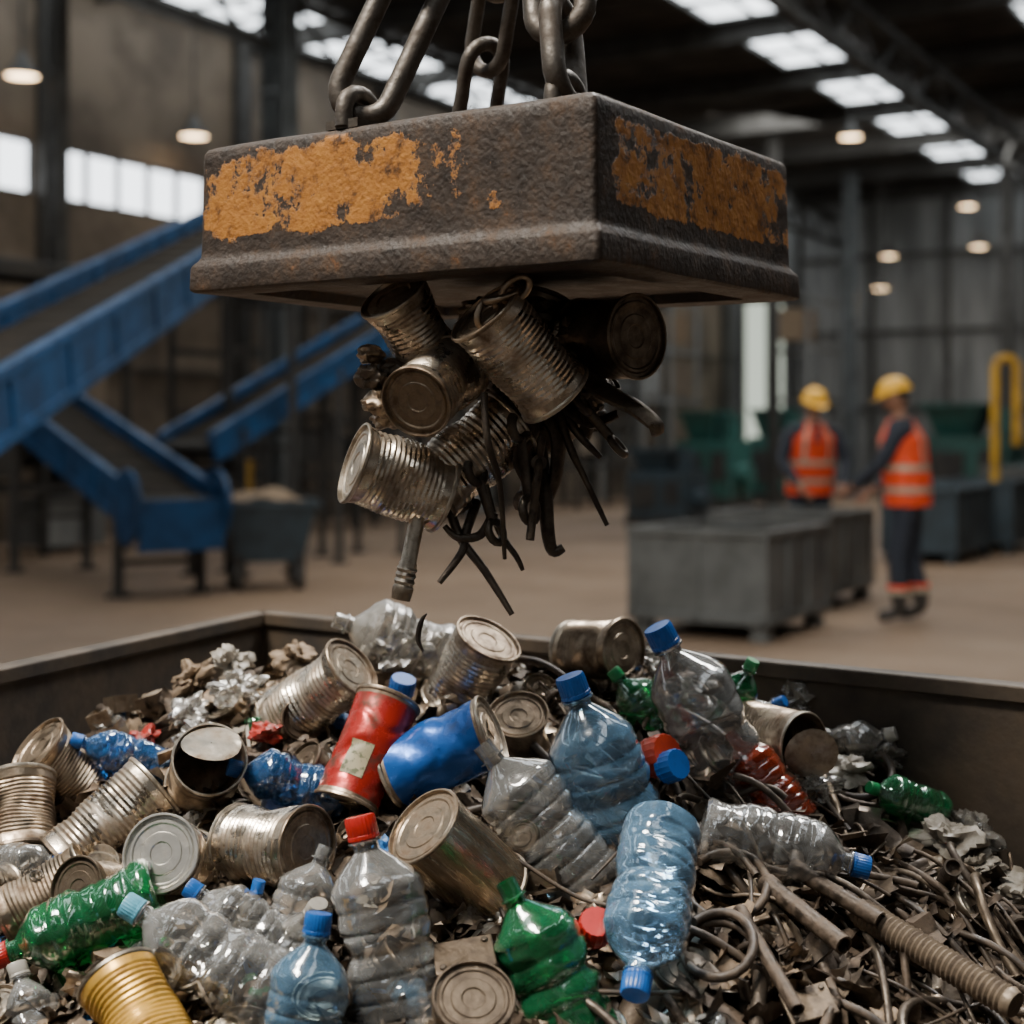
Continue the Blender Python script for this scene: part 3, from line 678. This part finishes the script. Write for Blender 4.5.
# loose chain links stuck on top
for (c, ro, ax) in (((-.012, 1.56, 1.520), .3, (.8, .1, .3)), ((-.026, 1.565, 1.502), 1.6, (.3, .2, .8)), ((.004, 1.56, 1.527), 1.9, (.6, .1, .5))):
    X = frame(c, ax, ro); pts = [(.011*math.cos(t), 0, .017*math.sin(t)) for t in [i*math.pi/9 for i in range(18)]]
    hp.tube(pts, .0038, 'tin2', 9, True, X)
hp.obj('magnetised_scrap_bundle', sharp=50)
hp = MB(); s_ = sm([(-.098, 1.66, 1.135), (-.104, 1.66, 1.15), (-.100, 1.66, 1.170), (-.094, 1.66, 1.178)])
hp.tube(s_, [.001+.0055*math.sin(math.pi*min(1, i/(len(s_)-1)+.02)) for i in range(len(s_))], 'steel', 8, flat=.5)
hp.obj('falling_metal_shard')

# ------------------------------------------------------------------ hall
HR = Matrix.Rotation(math.radians(-30.6), 4, 'Z')
b = MB(); b.box((4, 16, -.05), (44, 60, .1), 'floor'); b.obj('floor', HR, smooth=False)
b = MB()
b.box((-16.15, 15, 2.35), (.3, 50.4, 4.7), 'wall'); b.box((-16.15, 15, 6.85), (.3, 50.4, 2.8), 'wall')
wins = [(-9, -5.4), (-5, -1.4), (-1, 2.6), (3, 6.6), (7, 10.2), (10.6, 14.25), (14.65, 17.7), ]
edges = [-10.2]+[e for w in wins for e in w]+[40.2]
for i in range(0, len(edges), 2):
    a, c = edges[i], edges[i+1]; b.box((-16.15, (a+c)/2, 5.08), (.3, c-a, .77), 'wall')
for u in range(-8, 40, 4): b.box((-15.93, u+2.45, 4), (.16, .3, 8), 'beam')
for z in (1.2, 2.4, 3.6): b.box((-15.97, 15, z), (.06, 50, .04), 'beam')
b.obj('wall_left', HR, smooth=False)
for i, (a, c) in enumerate(wins):
    b = MB(); b.box((-16.12, (a+c)/2, 5.08), (.04, c-a, .76), 'win')
    n = int((c-a)/.6)
    for k in range(n+1): b.box((-16.06, a+(c-a)*k/n, 5.08), (.08, .04, .76), 'beam')
    b.box((-16.06, (a+c)/2, 4.72), (.1, c-a, .05), 'beam'); b.box((-16.06, (a+c)/2, 5.44), (.1, c-a, .05), 'beam')
    b.obj('window_%d' % (i+1), HR, smooth=False)
b = MB()
b.box((-15.9, 39.15, 4), (.5, .3, 8), 'backw'); b.box((-14.95, 39.15, 6.6), (1.4, .3, 2.8), 'backw')
b.box((4.9, 39.15, 4), (38.3, .3, 8), 'backw')
for v in range(-14, 22, 2): b.box((v, 38.95, 4), (.15, .12, 8), 'beam')
for z in (2.2, 4.2, 6.2): b.box((3, 38.93, z), (34, .1, .12), 'beam')
b.obj('wall_back', HR, smooth=False)
b = MB(); b.box((-14.95, 39.2, 2.6), (1.4, .05, 5.2), 'door')
for v in (-15.62, -14.28): b.box((v, 38.98, 2.6), (.1, .12, 5.2), 'beam')
b.box((-14.95, 38.98, 5.2), (1.5, .12, .12), 'beam'); b.obj('door_1', HR, smooth=False)
b = MB(); b.box((4, 15, 8.1), (41, 50.4, .2), 'roof')
for i in range(0, 80): b.box((4, -9.5+i*.62, 7.985), (41, .12, .03), 'roof')
b.obj('ceiling', HR, smooth=False)
b = MB()
for u in [-8+3.35*i for i in range(15)]:
    b.box((4, u, 7.8), (40.5, .14, .34), 'beam')
for v in (-12.9, -6.4, -1, 5, 11):
    b.box((v, 15, 7.3), (.16, 49, .10), 'beam'); b.box((v, 15, 6.6), (.14, 49, .10), 'beam')
    for i in range(24):
        u = -9+2*i; b.beam((v, u, 6.6), (v, u+1, 7.3), .06, .06, 'beam'); b.beam((v, u+1, 7.3), (v, u+2, 6.6), .06, .06, 'beam')
b.obj('roof_truss', HR, smooth=False)
def skylight(u, v, lu, lv):
    b = MB(); b.box((0, 0, 0), (lv, lu, .02), 'sky')
    k = max(2, int(lu/.7))
    for i in range(k+1): b.box((0, -lu/2+lu*i/k, -.03), (lv, .07, .05), 'beam')
    for s_ in (-1, 1): b.box((s_*lv/2, 0, -.04), (.08, lu, .08), 'beam')
    b.box((0, 0, -.03), (.05, lu, .05), 'beam')
    b.obj('skylight', HR @ Matrix.Translation((v, u, 7.95)), smooth=False)
for i in range(14):
    u = -6.3+3.35*i
    skylight(u, -15.0, 3.25, 1.6)
    if u < 40: skylight(u+.3, -8.55, 2.0, 1.45)
    skylight(u, -4.3, 2.2, 1.5)
    if u < 16: skylight(u, 1.5, 2.5, 1.7)
def highbay(x, y, z, s=1.0):
    b = MB()
    b.lathe([(r*s, q, m_) for r, q, m_ in [(.03, .35, 'beam'), (.05, .30, 'beam'), (.10, .22, 'beam'), (.16, .12, 'beam'), (.26, 0, 'beam'), (.25, -.01, 'beam'), (.24, .01, 'lamp'), (.001, .03, 'lamp')]][::-1], 20)
    b.tube([(0, 0, .3), (0, 0, 7.9-z)], .015, 'beam', 6)
    o = b.obj('high_bay_lamp', Matrix.Translation((x, y, z)))
for (x, y, z) in ((-6.24, 19.1, 6.0), (-4.75, 22.4, 5.9), (6.3, 27.9, 7), (11.0, 36.2, 7), (11.2, 36.0, 6), (9.3, 37, 5.9), (8.6, 35, 4.9)): highbay(x, y, z, .85)
def column(x, y, w=.34, mt='column'):
    b = MB(); h = 7.6
    b.box((0, 0, h/2), (.04, w, h), mt); b.box((-w*.45, 0, h/2), (.03, w, h), mt, rz=0); b.box((w*.45, 0, h/2), (.03, w, h), mt)
    b.box((0, -w*.0, h/2), (w*.9, .03, h), mt); b.box((0, 0, .02), (w*1.5, w*1.5, .04), mt)
    for z in (2, 4, 6): b.box((0, 0, z), (w*.98, w*1.02, .06), mt)
    b.obj('steel_column', HR @ Matrix.Translation(HR.inverted() @ Vector((x, y, 0))), smooth=False)
column(-3.1, 20, .36); column(7.9, 35, .30); column(-5.72, 18.9, .18, 'beam'); column(5.4, 31, .2, 'beam'); column(10.9, 33, .26, 'beam')

# ------------------------------------------------------------------ conveyors
def conveyor(a, c, w, name, legs=(), dep=.3, endplate=False):
    a = Vector(a); c = Vector(c); d = (c-a).normalized(); L = (c-a).length
    s_ = d.cross(Vector((0, 0, 1))).normalized(); up = s_.cross(d)
    b = MB()
    for k in (-1, 1):
        o = s_*k*w/2
        b.beam(a+o+up*dep*.46, c+o+up*dep*.46, .07, .06, 'cblu')
        b.beam(a+o-up*dep*.46, c+o-up*dep*.46, .07, .06, 'cblu')
        b.beam(a+o, c+o, .03, dep*.9, 'cblu')
        n = int(L/.9)
        for i in range(n+1): q = a+d*L*i/n+o; b.beam(q-up*dep*.5, q+up*dep*.5, .06, .07, 'cblu')
    b.beam(a+up*dep*.10, c+up*dep*.10, w*.93, .03, 'belt'); b.beam(a-up*dep*.40, c-up*dep*.40, w*.9, .02, 'belt')
    n = int(L/.45)
    for i in range(n): q = a+d*L*(i+.5)/n+up*dep*.14; b.beam(q-s_*w*.44, q+s_*w*.44, .03, .03, 'darks')
    for q in (a, c): b.tube([q-s_*w*.47, q+s_*w*.47], dep*.26, 'darks', 16)
    if endplate:
        for k in (-1, 1):
            q = a+s_*k*w*.53; b.tube([q-s_*.02, q+s_*.02], dep*.95, 'cblu', 20)
        b.beam(a-d*.25-s_*w*.5-up*.1, a-d*.25+s_*w*.5-up*.1, .06, dep*1.3, 'cblu')
    for t in legs:
        q = a+d*L*t
        for k in (-1, 1):
            f = q+s_*k*w*.5; b.beam(f, (f.x, f.y, 0), .08, .08, 'darks'); b.box((f.x, f.y, .02), (.18, .18, .03), 'darks')
        f1 = q+s_*w*.5; f2 = q-s_*w*.5
        for zz in (.35, .75):
            if zz < q.z-.2: b.beam((f1.x, f1.y, q.z*zz), (f2.x, f2.y, q.z*zz), .05, .05, 'darks')
    return b.obj(name, smooth=True)
conveyor((-2.80, 5.5, 1.10), (-2.55, 18.0, 4.31), .66, 'inclined_conveyor', (.02, .80, .97), .34)
conveyor((-2.95, 13.0, .80), (-5.45, 16.6, 1.90), .76, 'feed_conveyor', (.06, .75), .34, True)
conveyor((-3.15, 14.6, 1.30), (-1.55, 18.2, 2.75), .60, 'discharge_conveyor', (.12, .6, .97), .26)
b = MB()
def tub(b, c, w, d, h, z0, mt, taper=.78, th=.03, rz=0, inner='darks'):
    X = Matrix.Translation(c) @ Matrix.Rotation(rz, 4, 'Z'); k = taper
    o = [(-w/2*k, -d/2*k, z0), (w/2*k, -d/2*k, z0), (w/2*k, d/2*k, z0), (-w/2*k, d/2*k, z0), (-w/2, -d/2, z0+h), (w/2, -d/2, z0+h), (w/2, d/2, z0+h), (-w/2, d/2, z0+h)]
    i_ = [(-w/2+th, -d/2+th, z0+h), (w/2-th, -d/2+th, z0+h), (w/2-th, d/2-th, z0+h), (-w/2+th, d/2-th, z0+h), (-w/2*k+th, -d/2*k+th, z0+th), (w/2*k-th, -d/2*k+th, z0+th), (w/2*k-th, d/2*k-th, z0+th), (-w/2*k+th, d/2*k-th, z0+th)]
    f = [(3, 2, 1, 0), (0, 1, 5, 4), (1, 2, 6, 5), (2, 3, 7, 6), (3, 0, 4, 7), (4, 5, 9, 8), (5, 6, 10, 9), (6, 7, 11, 10), (7, 4, 8, 11), (8, 9, 13, 12), (9, 10, 14, 13), (10, 11, 15, 14), (11, 8, 12, 15), (12, 13, 14, 15)]
    b.add(o+i_, f, mt, X)
    for s_ in (-1, 1):
        b.box((0, s_*d/2, z0+h-.02), (w+.06, .05, .06), mt, X); b.box((s_*w/2, 0, z0+h-.02), (.05, d+.06, .06), mt, X)
CX = Matrix.Translation((-2.28, 13.9, 0)) @ Matrix.Rotation(.3, 4, 'Z')
tub(b, (-2.28, 13.9, 0), .84, .75, .55, .26, 'bbin', .72, rz=.3)
for sx_ in (-.28, .28):
    for sy_ in (-.25, .25):
        q = CX @ Vector((sx_, sy_, .12))
        b.tube([q+Vector((-.03, 0, 0)), q+Vector((.03, 0, 0))], .12, 'darks', 18); b.beam(q, q+Vector((0, 0, .2)), .08, .08, 'darks')
vs = []; n = 12
for i in range(n):
    for j in range(n):
        x, y = (i/(n-1)-.5)*.72, (j/(n-1)-.5)*.65; vs.append((x, y, .77+.15*(1-(x*x*5+y*y*5))+.05*noise.noise(Vector((x*5, y*5, 0)))))
b.add(vs, [(i*n+j, (i+1)*n+j, (i+1)*n+j+1, i*n+j+1) for i in range(n-1) for j in range(n-1)], 'paperb', CX)
b.obj('waste_cart', smooth=False)

# ------------------------------------------------------------------ steel bins
def steel_bin(x, y, w=1.0, d=1.25, h=.64, mt='gbin', name='steel_bin'):
    # x,y = near corner; width runs along -v, depth along +u
    b = MB(); z0 = .12; t = .03
    b.box((-w/2, d/2, z0+t/2), (w, d, t), mt)
    for cx, cy, sx_, sy_ in ((-w/2, 0, w, t), (-w/2, d, w, t), (0, d/2, t, d), (-w, d/2, t, d)):
        b.box((cx, cy, z0+h/2), (sx_, sy_, h), mt); b.box((cx, cy, z0+h-.025), (sx_+.05, sy_+.05, .05), mt); b.box((cx, cy, z0+.03), (sx_+.04, sy_+.04, .06), mt)
    for cx, cy, sx_, sy_ in ((-w/2, .045, w-.06, .02), (-w/2, d-.045, w-.06, .02), (-.045, d/2, .02, d-.06), (-w+.045, d/2, .02, d-.06)):   # dark liners: shade of the open interior put in as colour
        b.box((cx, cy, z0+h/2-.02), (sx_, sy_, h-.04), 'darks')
    for cx in (0, -w/2, -w):
        b.box((cx, -.02, z0+h/2), (.05, .03, h), mt); b.box((cx, d+.02, z0+h/2), (.05, .03, h), mt)
    for cy in (d/3, 2*d/3):
        b.box((.02, cy, z0+h/2), (.03, .05, h), mt)
    for cx in (-.06, -w+.06):
        for cy in (.08, d-.08): b.box((cx, cy, .06), (.12, .12, .12), mt)
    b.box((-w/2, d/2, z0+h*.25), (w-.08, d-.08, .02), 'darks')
    q = HR.inverted() @ Vector((x, y, 0))
    b.obj(name, HR @ Matrix.Translation(q), smooth=False, bevel=.006)
steel_bin(1.70, 10.05, .99, 1.2)
steel_bin(2.52, 12.0, .98, 1.15, .66)
steel_bin(4.85, 16.4, .8, 1.6, .72, 'bbin'); steel_bin(6.0, 18.0, 1.0, 1.8, .75, 'bbin'); steel_bin(8.0, 21.6, 1.2, 1.8, .85, 'gbin')

# ------------------------------------------------------------------ far machinery
def machine(x, y, w, d, h, mt, name):
    b = MB()
    b.box((0, 0, h*.42), (w, d, h*.6), mt); b.box((0, 0, h*.06), (w*1.05, d*1.05, h*.12), 'darks')
    tub(b, (-w*.15, 0, 0), w*.7, d*.9, h*.3, h*.72, mt, .6)
    b.box((w*.3, -d*.52, h*.45), (w*.25, .06, h*.3), 'darks'); b.box((-w*.2, -d*.52, h*.4), (w*.4, .05, h*.35), 'darks')
    b.tube([(w*.5, 0, h*.35), (w*.72, 0, h*.35)], h*.13, mt, 16)
    b.box((w*.35, 0, h*.85), (w*.2, d*.3, h*.25), mt)
    for k in range(5): b.box((-w*.5-.01, 0, h*(.2+.1*k)), (.03, d*.8, .03), 'darks')
    b.obj(name, HR @ Matrix.Translation(HR.inverted() @ Vector((x, y, 0))), smooth=False)
machine(4.05, 30, 1.1, 1.2, 1.9, 'teal', 'shredder_machine'); machine(8.6, 28, 1.6, 1.4, 2.0, 'teal', 'shredder_machine')
machine(5.9, 33, .9, 1.4, 2.0, 'teal', 'shredder_machine')
machine(2.55, 24.5, 1.0, 1.0, 1.2, 'bbin', 'baling_press'); machine(12.6, 31, 2.2, 1.8, 2.4, 'bbin', 'baling_press')
b = MB(); y0 = 19.5
b.tube([(6.28, y0, 0), (6.28, y0, 2.3)]+[(6.28+.14-.14*math.cos(t), y0, 2.3+.14*math.sin(t)) for t in [i*math.pi/8 for i in range(1, 8)]]+[(6.56, y0, 2.3), (6.56, y0, 1.3)], .055, 'yel', 12)
b.box((6.28, y0, .02), (.3, .3, .04), 'yel'); b.obj('yellow_pipe_guard')
for (x, y) in ((-3.55, 20.2),):
    b = MB()
    b.tube([(0, 0, 0), (0, 0, 1.1)], .06, 'yel', 12); b.tube([(0, 0, 1.1), (0, 0, 1.14)], .065, 'darks', 12); b.box((0, 0, .02), (.25, .25, .04), 'yel')
    b.obj('bollard', Matrix.Translation((x, y, 0)))
# pipe racks / sorting frames along the wall
def rack(x, y, w, d, h, name='pipe_rack', mt='darks', lev=4):
    b = MB()
    n = max(2, int(w/1.2))
    for i in range(n+1):
        for s_ in (-d/2, d/2): b.box((-w/2+w*i/n, s_, h/2), (.08, .08, h), mt)
    for k in range(1, lev+1):
        z = h*k/lev-.05
        for s_ in (-d/2, d/2): b.box((0, s_, z), (w, .06, .09), mt)
        for i in range(n): 
            if R() < .55: b.box((-w/2+w*(i+.5)/n, 0, z-h/lev*.5), (w/n*.7, d*.7, h/lev*U(.4, .8)), random.choice(['darks', 'bbin', 'paperb', 'beam', 'wall', 'backw']))
    for k in range(3): b.tube([(-w/2, d*.3-.15*k, h+.1), (w/2, d*.3-.15*k, h+.1)], .05, mt, 8)
    b.obj(name, HR @ Matrix.Translation(HR.inverted() @ Vector((x, y, 0))) @ Matrix.Rotation(math.pi/2, 4, 'Z'), smooth=False)
rack(-6.3, 17.4, 4, 1, 3.4); rack(-3.7, 22.6, 3, 1, 3.6); rack(-1.6, 26, 4, 1, 3.4); rack(1.2, 30.5, 4, 1, 3.6); rack(3.2, 34.5, 3, 1, 4.6, 'sorting_frame', 'backw'); rack(7.2, 36.9, 2.4, 1, 4.8, 'sorting_frame', 'backw')

# ------------------------------------------------------------------ workers
def skinned(name, J, E, mats_by_edge, parent, root=0, sub=2):
    me = bpy.data.meshes.new(name+'_s'); me.from_pydata([j[0] for j in J], E, [])
    o = bpy.data.objects.new(name+'_s', me); scene.collection.objects.link(o)
    o.modifiers.new('Skin', 'SKIN')
    sv = me.skin_vertices[0].data
    for i, j in enumerate(J):
        r = j[1]; sv[i].radius = r if isinstance(r, tuple) else (r, r); sv[i].use_root = (i == root)
    s_ = o.modifiers.new('Sub', 'SUBSURF'); s_.levels = sub; s_.render_levels = sub
    dg = bpy.context.evaluated_depsgraph_get(); dg.update()
    m2 = bpy.data.meshes.new_from_object(o.evaluated_get(dg)); m2.name = name
    bpy.data.objects.remove(o)
    keys = []
    for k in mats_by_edge:
        if k not in keys: keys.append(k)
    m2.materials.clear()
    for k in keys: m2.materials.append(M[k])
    V = [Vector(j[0]) for j in J]
    for p in m2.polygons:
        c = p.center; best = 1e9; bi = 0
        for ei, (a, c2) in enumerate(E):
            A, Bv = V[a], V[c2]; ab = Bv-A; t = max(0, min(1, (c-A).dot(ab)/max(1e-9, ab.length_squared)))
            d = (A+ab*t-c).length
            if d < best: best = d; bi = ei
        p.material_index = keys.index(mats_by_edge[bi]); p.use_smooth = True
    ob = bpy.data.objects.new(name, m2); scene.collection.objects.link(ob); ob.parent = parent
    return ob
def worker(x, y, th, lean, handL, handR, elL, elR, nod, sc=1.0, step=.0, wide=1.12):
    root = bpy.data.objects.new('worker', None); scene.collection.objects.link(root)
    root.matrix_world = Matrix.Translation((x, y, 0)) @ Matrix.Rotation(th, 4, 'Z') @ Matrix.Scale(sc, 4)
    W_ = wide
    def ln(p): p = Vector(p); return Vector((p.x, p.y-lean*max(0, p.z-.95), p.z))
    J = [(ln((0, 0, .96)), (.15*W_, .125*W_)), (ln((0, 0, 1.12)), (.140*W_, .11*W_)), (ln((0, 0, 1.30)), (.155*W_, .12*W_)), (ln((0, .005, 1.42)), (.125*W_, .095*W_)), (ln((0, 0, 1.50)), .060), (ln((0, -.01, 1.57)), .056)]
    E = [(0, 1), (1, 2), (2, 3), (3, 4), (4, 5)]; mt = ['navy', 'navy', 'navy', 'navy', 'skin']
    hands = []
    for s_, H, El in ((1, handL, elL), (-1, handR, elR)):
        n = len(J); S = ln((s_*.19*W_, 0, 1.41))
        J += [(S, .074), (Vector(El), .056), (Vector(El).lerp(Vector(H), .85), .042), (Vector(H), .030)]
        E += [(3, n), (n, n+1), (n+1, n+2), (n+2, n+3)]; mt += ['navy', 'navy', 'navy', 'skin']
        hands.append((s_, Vector(H), (Vector(H)-Vector(El)).normalized()))
    for s_ in (1, -1):
        n = len(J); f = step*s_
        J += [(Vector((s_*.10, 0, .88)), (.108, .115)), (Vector((s_*.110, -.03-f*.5, .50)), (.080, .080)), (Vector((s_*.115, .01-f, .22)), (.072, .072)), (Vector((s_*.115, .02-f, .085)), (.055, .058)), (Vector((s_*.12, -.15-f, .045)), (.048, .038))]
        E += [(0, n), (n, n+1), (n+1, n+2), (n+2, n+3), (n+3, n+4)]; mt += ['navy', 'navy', 'navy', 'boot', 'boot']
    skinned('body', J, E, mt, root)
    # hi-vis vest following the torso
    b = MB(); rows = 40; n = 40; vs = []; fs = []; ms = []
    def rad(z):
        t = (z-.86)/(1.50-.86)
        if t < .78: return (.185+.012*math.sin(t*4))*W_, (.148+.01*math.sin(t*3))*W_
        k = (t-.78)/.22; return .19*(1-k*.55)*W_, .147*(1-k*.45)*W_
    for i in range(rows+1):
        z = .86+.64*i/rows; a_, b_ = rad(z)
        for j in range(n):
            a = 2*math.pi*j/n; w_ = 1+.03*noise.noise(Vector((math.cos(a)*3, math.sin(a)*3, z*7)))
            p = ln((a_*math.cos(a)*w_, b_*math.sin(a)*w_, z)); vs.append(p)
    for i in range(rows):
        z = .86+.64*(i+.5)/rows
        for j in range(n):
            a = 2*math.pi*(j+.5)/n; xx = abs(math.cos(a))*.19
            m_ = 'vest'
            if .95 < z < 1.0 or 1.12 < z < 1.17: m_ = 'refl'
            if .075 < xx < .12 and z > 1.17: m_ = 'refl'
            if math.sin(a) < 0 and xx < .05*max(0, (z-1.25)/.25): m_ = 'navy'
            if math.sin(a) < 0 and xx < .012 and z < 1.3: m_ = 'navy'
            fs.append((i*n+j, i*n+(j+1) % n, (i+1)*n+(j+1) % n, (i+1)*n+j)); ms.append(m_)
    b.add(vs, fs, ms); b.obj('hi_vis_vest', parent=root, sharp=80)
    # trouser bands
    b = MB()
    for s_ in (1, -1):
        f = step*s_
        for z, m_ in ((.235, 'refl'), (.27, 'vest')):
            cx, cy = s_*.114, .01-f+(z-.22)*(-.14+f*.5*3.5*.4)
            b.lathe([(.080, z-.014, m_), (.081, z-.012, m_), (.081, z+.012, m_), (.080, z+.014, m_)], 20, Matrix.Translation((cx, cy, 0)))
    b.obj('trouser_bands', parent=root)
    # head
    hb = MB(); hc = ln((0, -.015, 1.655)); n = 28; vs = []; fs = []; ms = []
    HX = Matrix.Translation(hc) @ Matrix.Rotation(nod, 4, 'X')
    rows = 24
    for i in range(rows+1):
        ph = math.pi*i/rows; z = -math.cos(ph)*.120; r = math.sin(ph)
        for j in range(n):
            a = 2*math.pi*j/n; X_ = .076*r*math.cos(a); Y_ = .096*r*math.sin(a)
            if z < -.02: k = 1-(-z-.02)/.1*.32; X_ *= k; Y_ = Y_*k-.012*(-z-.02)/.1
            if Y_ < 0:
                Y_ -= .022*math.exp(-(X_/.012)**2)*math.exp(-((z+.018)/.022)**2)          # nose
                Y_ += .008*(math.exp(-((abs(X_)-.032)/.014)**2))*math.exp(-((z-.008)/.014)**2)  # sockets
                Y_ -= .005*math.exp(-(X_/.022)**2)*math.exp(-((z+.055)/.010)**2)           # lips
                Y_ -= .008*math.exp(-(X_/.02)**2)*math.exp(-((z+.095)/.016)**2)            # chin
            vs.append((X_, Y_, z))
    for i in range(rows):
        z = -math.cos(math.pi*(i+.5)/rows)*.12
        for j in range(n):
            a = 2*math.pi*(j+.5)/n
            m_ = 'hair' if (math.sin(a) > -.15 and z > -.045 and not (abs(math.cos(a)) > .93 and z < .01)) or z > .06 else 'skin'
            fs.append((i*n+j, i*n+(j+1) % n, (i+1)*n+(j+1) % n, (i+1)*n+j)); ms.append(m_)
    hb.add(vs, fs, ms, HX)
    for s_ in (-1, 1):
        hb.tube([(s_*.072, .01, -.03), (s_*.082, .018, -.01), (s_*.085, .02, .012), (s_*.076, .006, .02)], [.006, .009, .010, .006], 'skin', 8, X=HX)
        hb.lathe([(.001, -.009, 'eye'), (.006, -.006, 'eye'), (.009, 0, 'eye'), (.006, .006, 'eye'), (.001, .009, 'eye')], 10, HX @ Matrix.Translation((s_*.03, -.082, .008)))
        hb.tube([(s_*.018, -.097, .024), (s_*.03, -.096, .028), (s_*.044, -.085, .024)], .004, 'hair', 6, X=HX)
    hb.tube([(-.022, -.094, -.056), (0, -.101, -.056), (.022, -.094, -.056)], .0035, 'plr', 6, X=HX)
    hb.obj('head', parent=root, sharp=70)
    hm = MB(); vs = []; fs = []; rows = 12; n = 36
    for i in range(rows+1):
        ph = math.pi/2*i/rows
        for j in range(n):
            a = 2*math.pi*j/n; r = math.cos(ph)
            ridge = 1+.05*(1 if abs(math.cos(a)) < .15 else 0)*math.sin(ph)
            vs.append((.108*r*math.cos(a), .130*r*math.sin(a)-.003, .040+.115*math.sin(ph)*ridge))
    for i in range(rows):
        for j in range(n): fs.append((i*n+j, i*n+(j+1) % n, (i+1)*n+(j+1) % n, (i+1)*n+j))
    o_ = len(vs)
    for j in range(n):
        a = 2*math.pi*j/n; ex = .012+.045*max(0, -math.sin(a))**2
        vs.append(((.108+ex*.6)*math.cos(a), (.130+ex)*math.sin(a)-.003, .035-.012*max(0, -math.sin(a))))
    for j in range(n): fs.append((o_+j, o_+(j+1) % n, (j+1) % n, j))
    hm.add(vs, fs, 'helm', HX); hm.obj('hard_hat', parent=root, sharp=60)
    # hands
    for s_, H, D in hands:
        side = (Vector((0, -1, 0))-D*Vector((0, -1, 0)).dot(D)).normalized(); nrm = D.cross(side).normalized()
        if nrm.x*s_ > 0: nrm = -nrm      # palm faces the body
        Jh = [(H-D*.01, (.026, .022)), (H+D*.045, (.034, .016)), (H+D*.075, (.036, .014))]; Eh = [(0, 1), (1, 2)]
        for f, (o_, Lf_) in enumerate(((.030, .070), (.010, .080), (-.010, .074), (-.029, .058))):
            k = len(Jh); b0 = H+D*.078+side*o_
            Jh += [(b0, .0095), (b0+D*Lf_*.45+nrm*.010, .0088), (b0+D*Lf_*.75+nrm*.028, .008), (b0+D*Lf_*.85+nrm*.045, .0068)]
            Eh += [(2, k), (k, k+1), (k+1, k+2), (k+2, k+3)]
        k = len(Jh); b0 = H+D*.025+side*.03
        Jh += [(b0, .012), (b0+side*.022+D*.022+nrm*.01, .0105), (b0+side*.028+D*.048+nrm*.022, .008)]; Eh += [(0, k), (k, k+1), (k+1, k+2)]
        skinned('hand', Jh, Eh, ['skin']*len(Eh), root, 0, 1)
    return root
worker(2.97, 11.25, math.radians(-112), .10, (.14, -.40, .98), (-.24, -.30, .95), (.27, -.16, 1.16), (-.29, -.08, 1.14), .28, 1.02, .06)
worker(2.70, 13.62, math.radians(8), .16, (.15, -.38, .90), (-.20, -.36, .92), (.29, -.16, 1.14), (-.30, -.14, 1.15), .30, 1.02)

# ------------------------------------------------------------------ lights, world, camera
w = bpy.data.worlds.new('world'); scene.world = w; w.use_nodes = True
bg = w.node_tree.nodes['Background']; bg.inputs['Color'].default_value = (.90, .88, .84, 1); bg.inputs['Strength'].default_value = .19
def area(name, loc, tgt, size, power, col):
    l = bpy.data.lights.new(name, 'AREA'); l.shape = 'RECTANGLE'; l.size, l.size_y = size; l.energy = power; l.color = col
    o = bpy.data.objects.new(name, l); scene.collection.objects.link(o); o.location = loc
    o.rotation_euler = (Vector(tgt)-Vector(loc)).to_track_quat('-Z', 'Y').to_euler()
area('pile_key_lamp', (-2.2, .6, 6.2), (0, 1.8, 1.1), (1.8, 1.0), 820, (1, .93, .83))  # unseen area lamp added as key light for the pile, not a roof opening
area('pile_rim_lamp', (1.8, 4.6, 6.4), (0, 1.9, 1.1), (2.4, 1.0), 560, (1.0, .97, .93))  # unseen lamp added behind the pile to give bright rims
area('hall_fill_lamp', (3, 15, 7.2), (3, 15, 0), (9, 4), 460, (1, .93, .82))  # hall lamps added under the roof, on top of the glowing skylight panels
area('hall_fill_lamp', (-2, 13, 7.2), (-3, 14, 0), (4, 4), 150, (1, .96, .88))
area('hall_fill_lamp', (7, 29, 7.2), (7, 33, 0), (6, 6), 640, (.97, .97, .95))  # added lamp that lightens the back wall in place of haze
cam = bpy.data.cameras.new('camera'); co = bpy.data.objects.new('camera', cam); scene.collection.objects.link(co)
co.location = (0, 0, 1.37); co.rotation_euler = (math.radians(90), 0, 0)
cam.sensor_width = 36; cam.lens = 52.73; cam.shift_y = -.0703; cam.clip_end = 200
cam.dof.use_dof = True; cam.dof.focus_distance = 1.64; cam.dof.aperture_fstop = 3.5
scene.camera = co
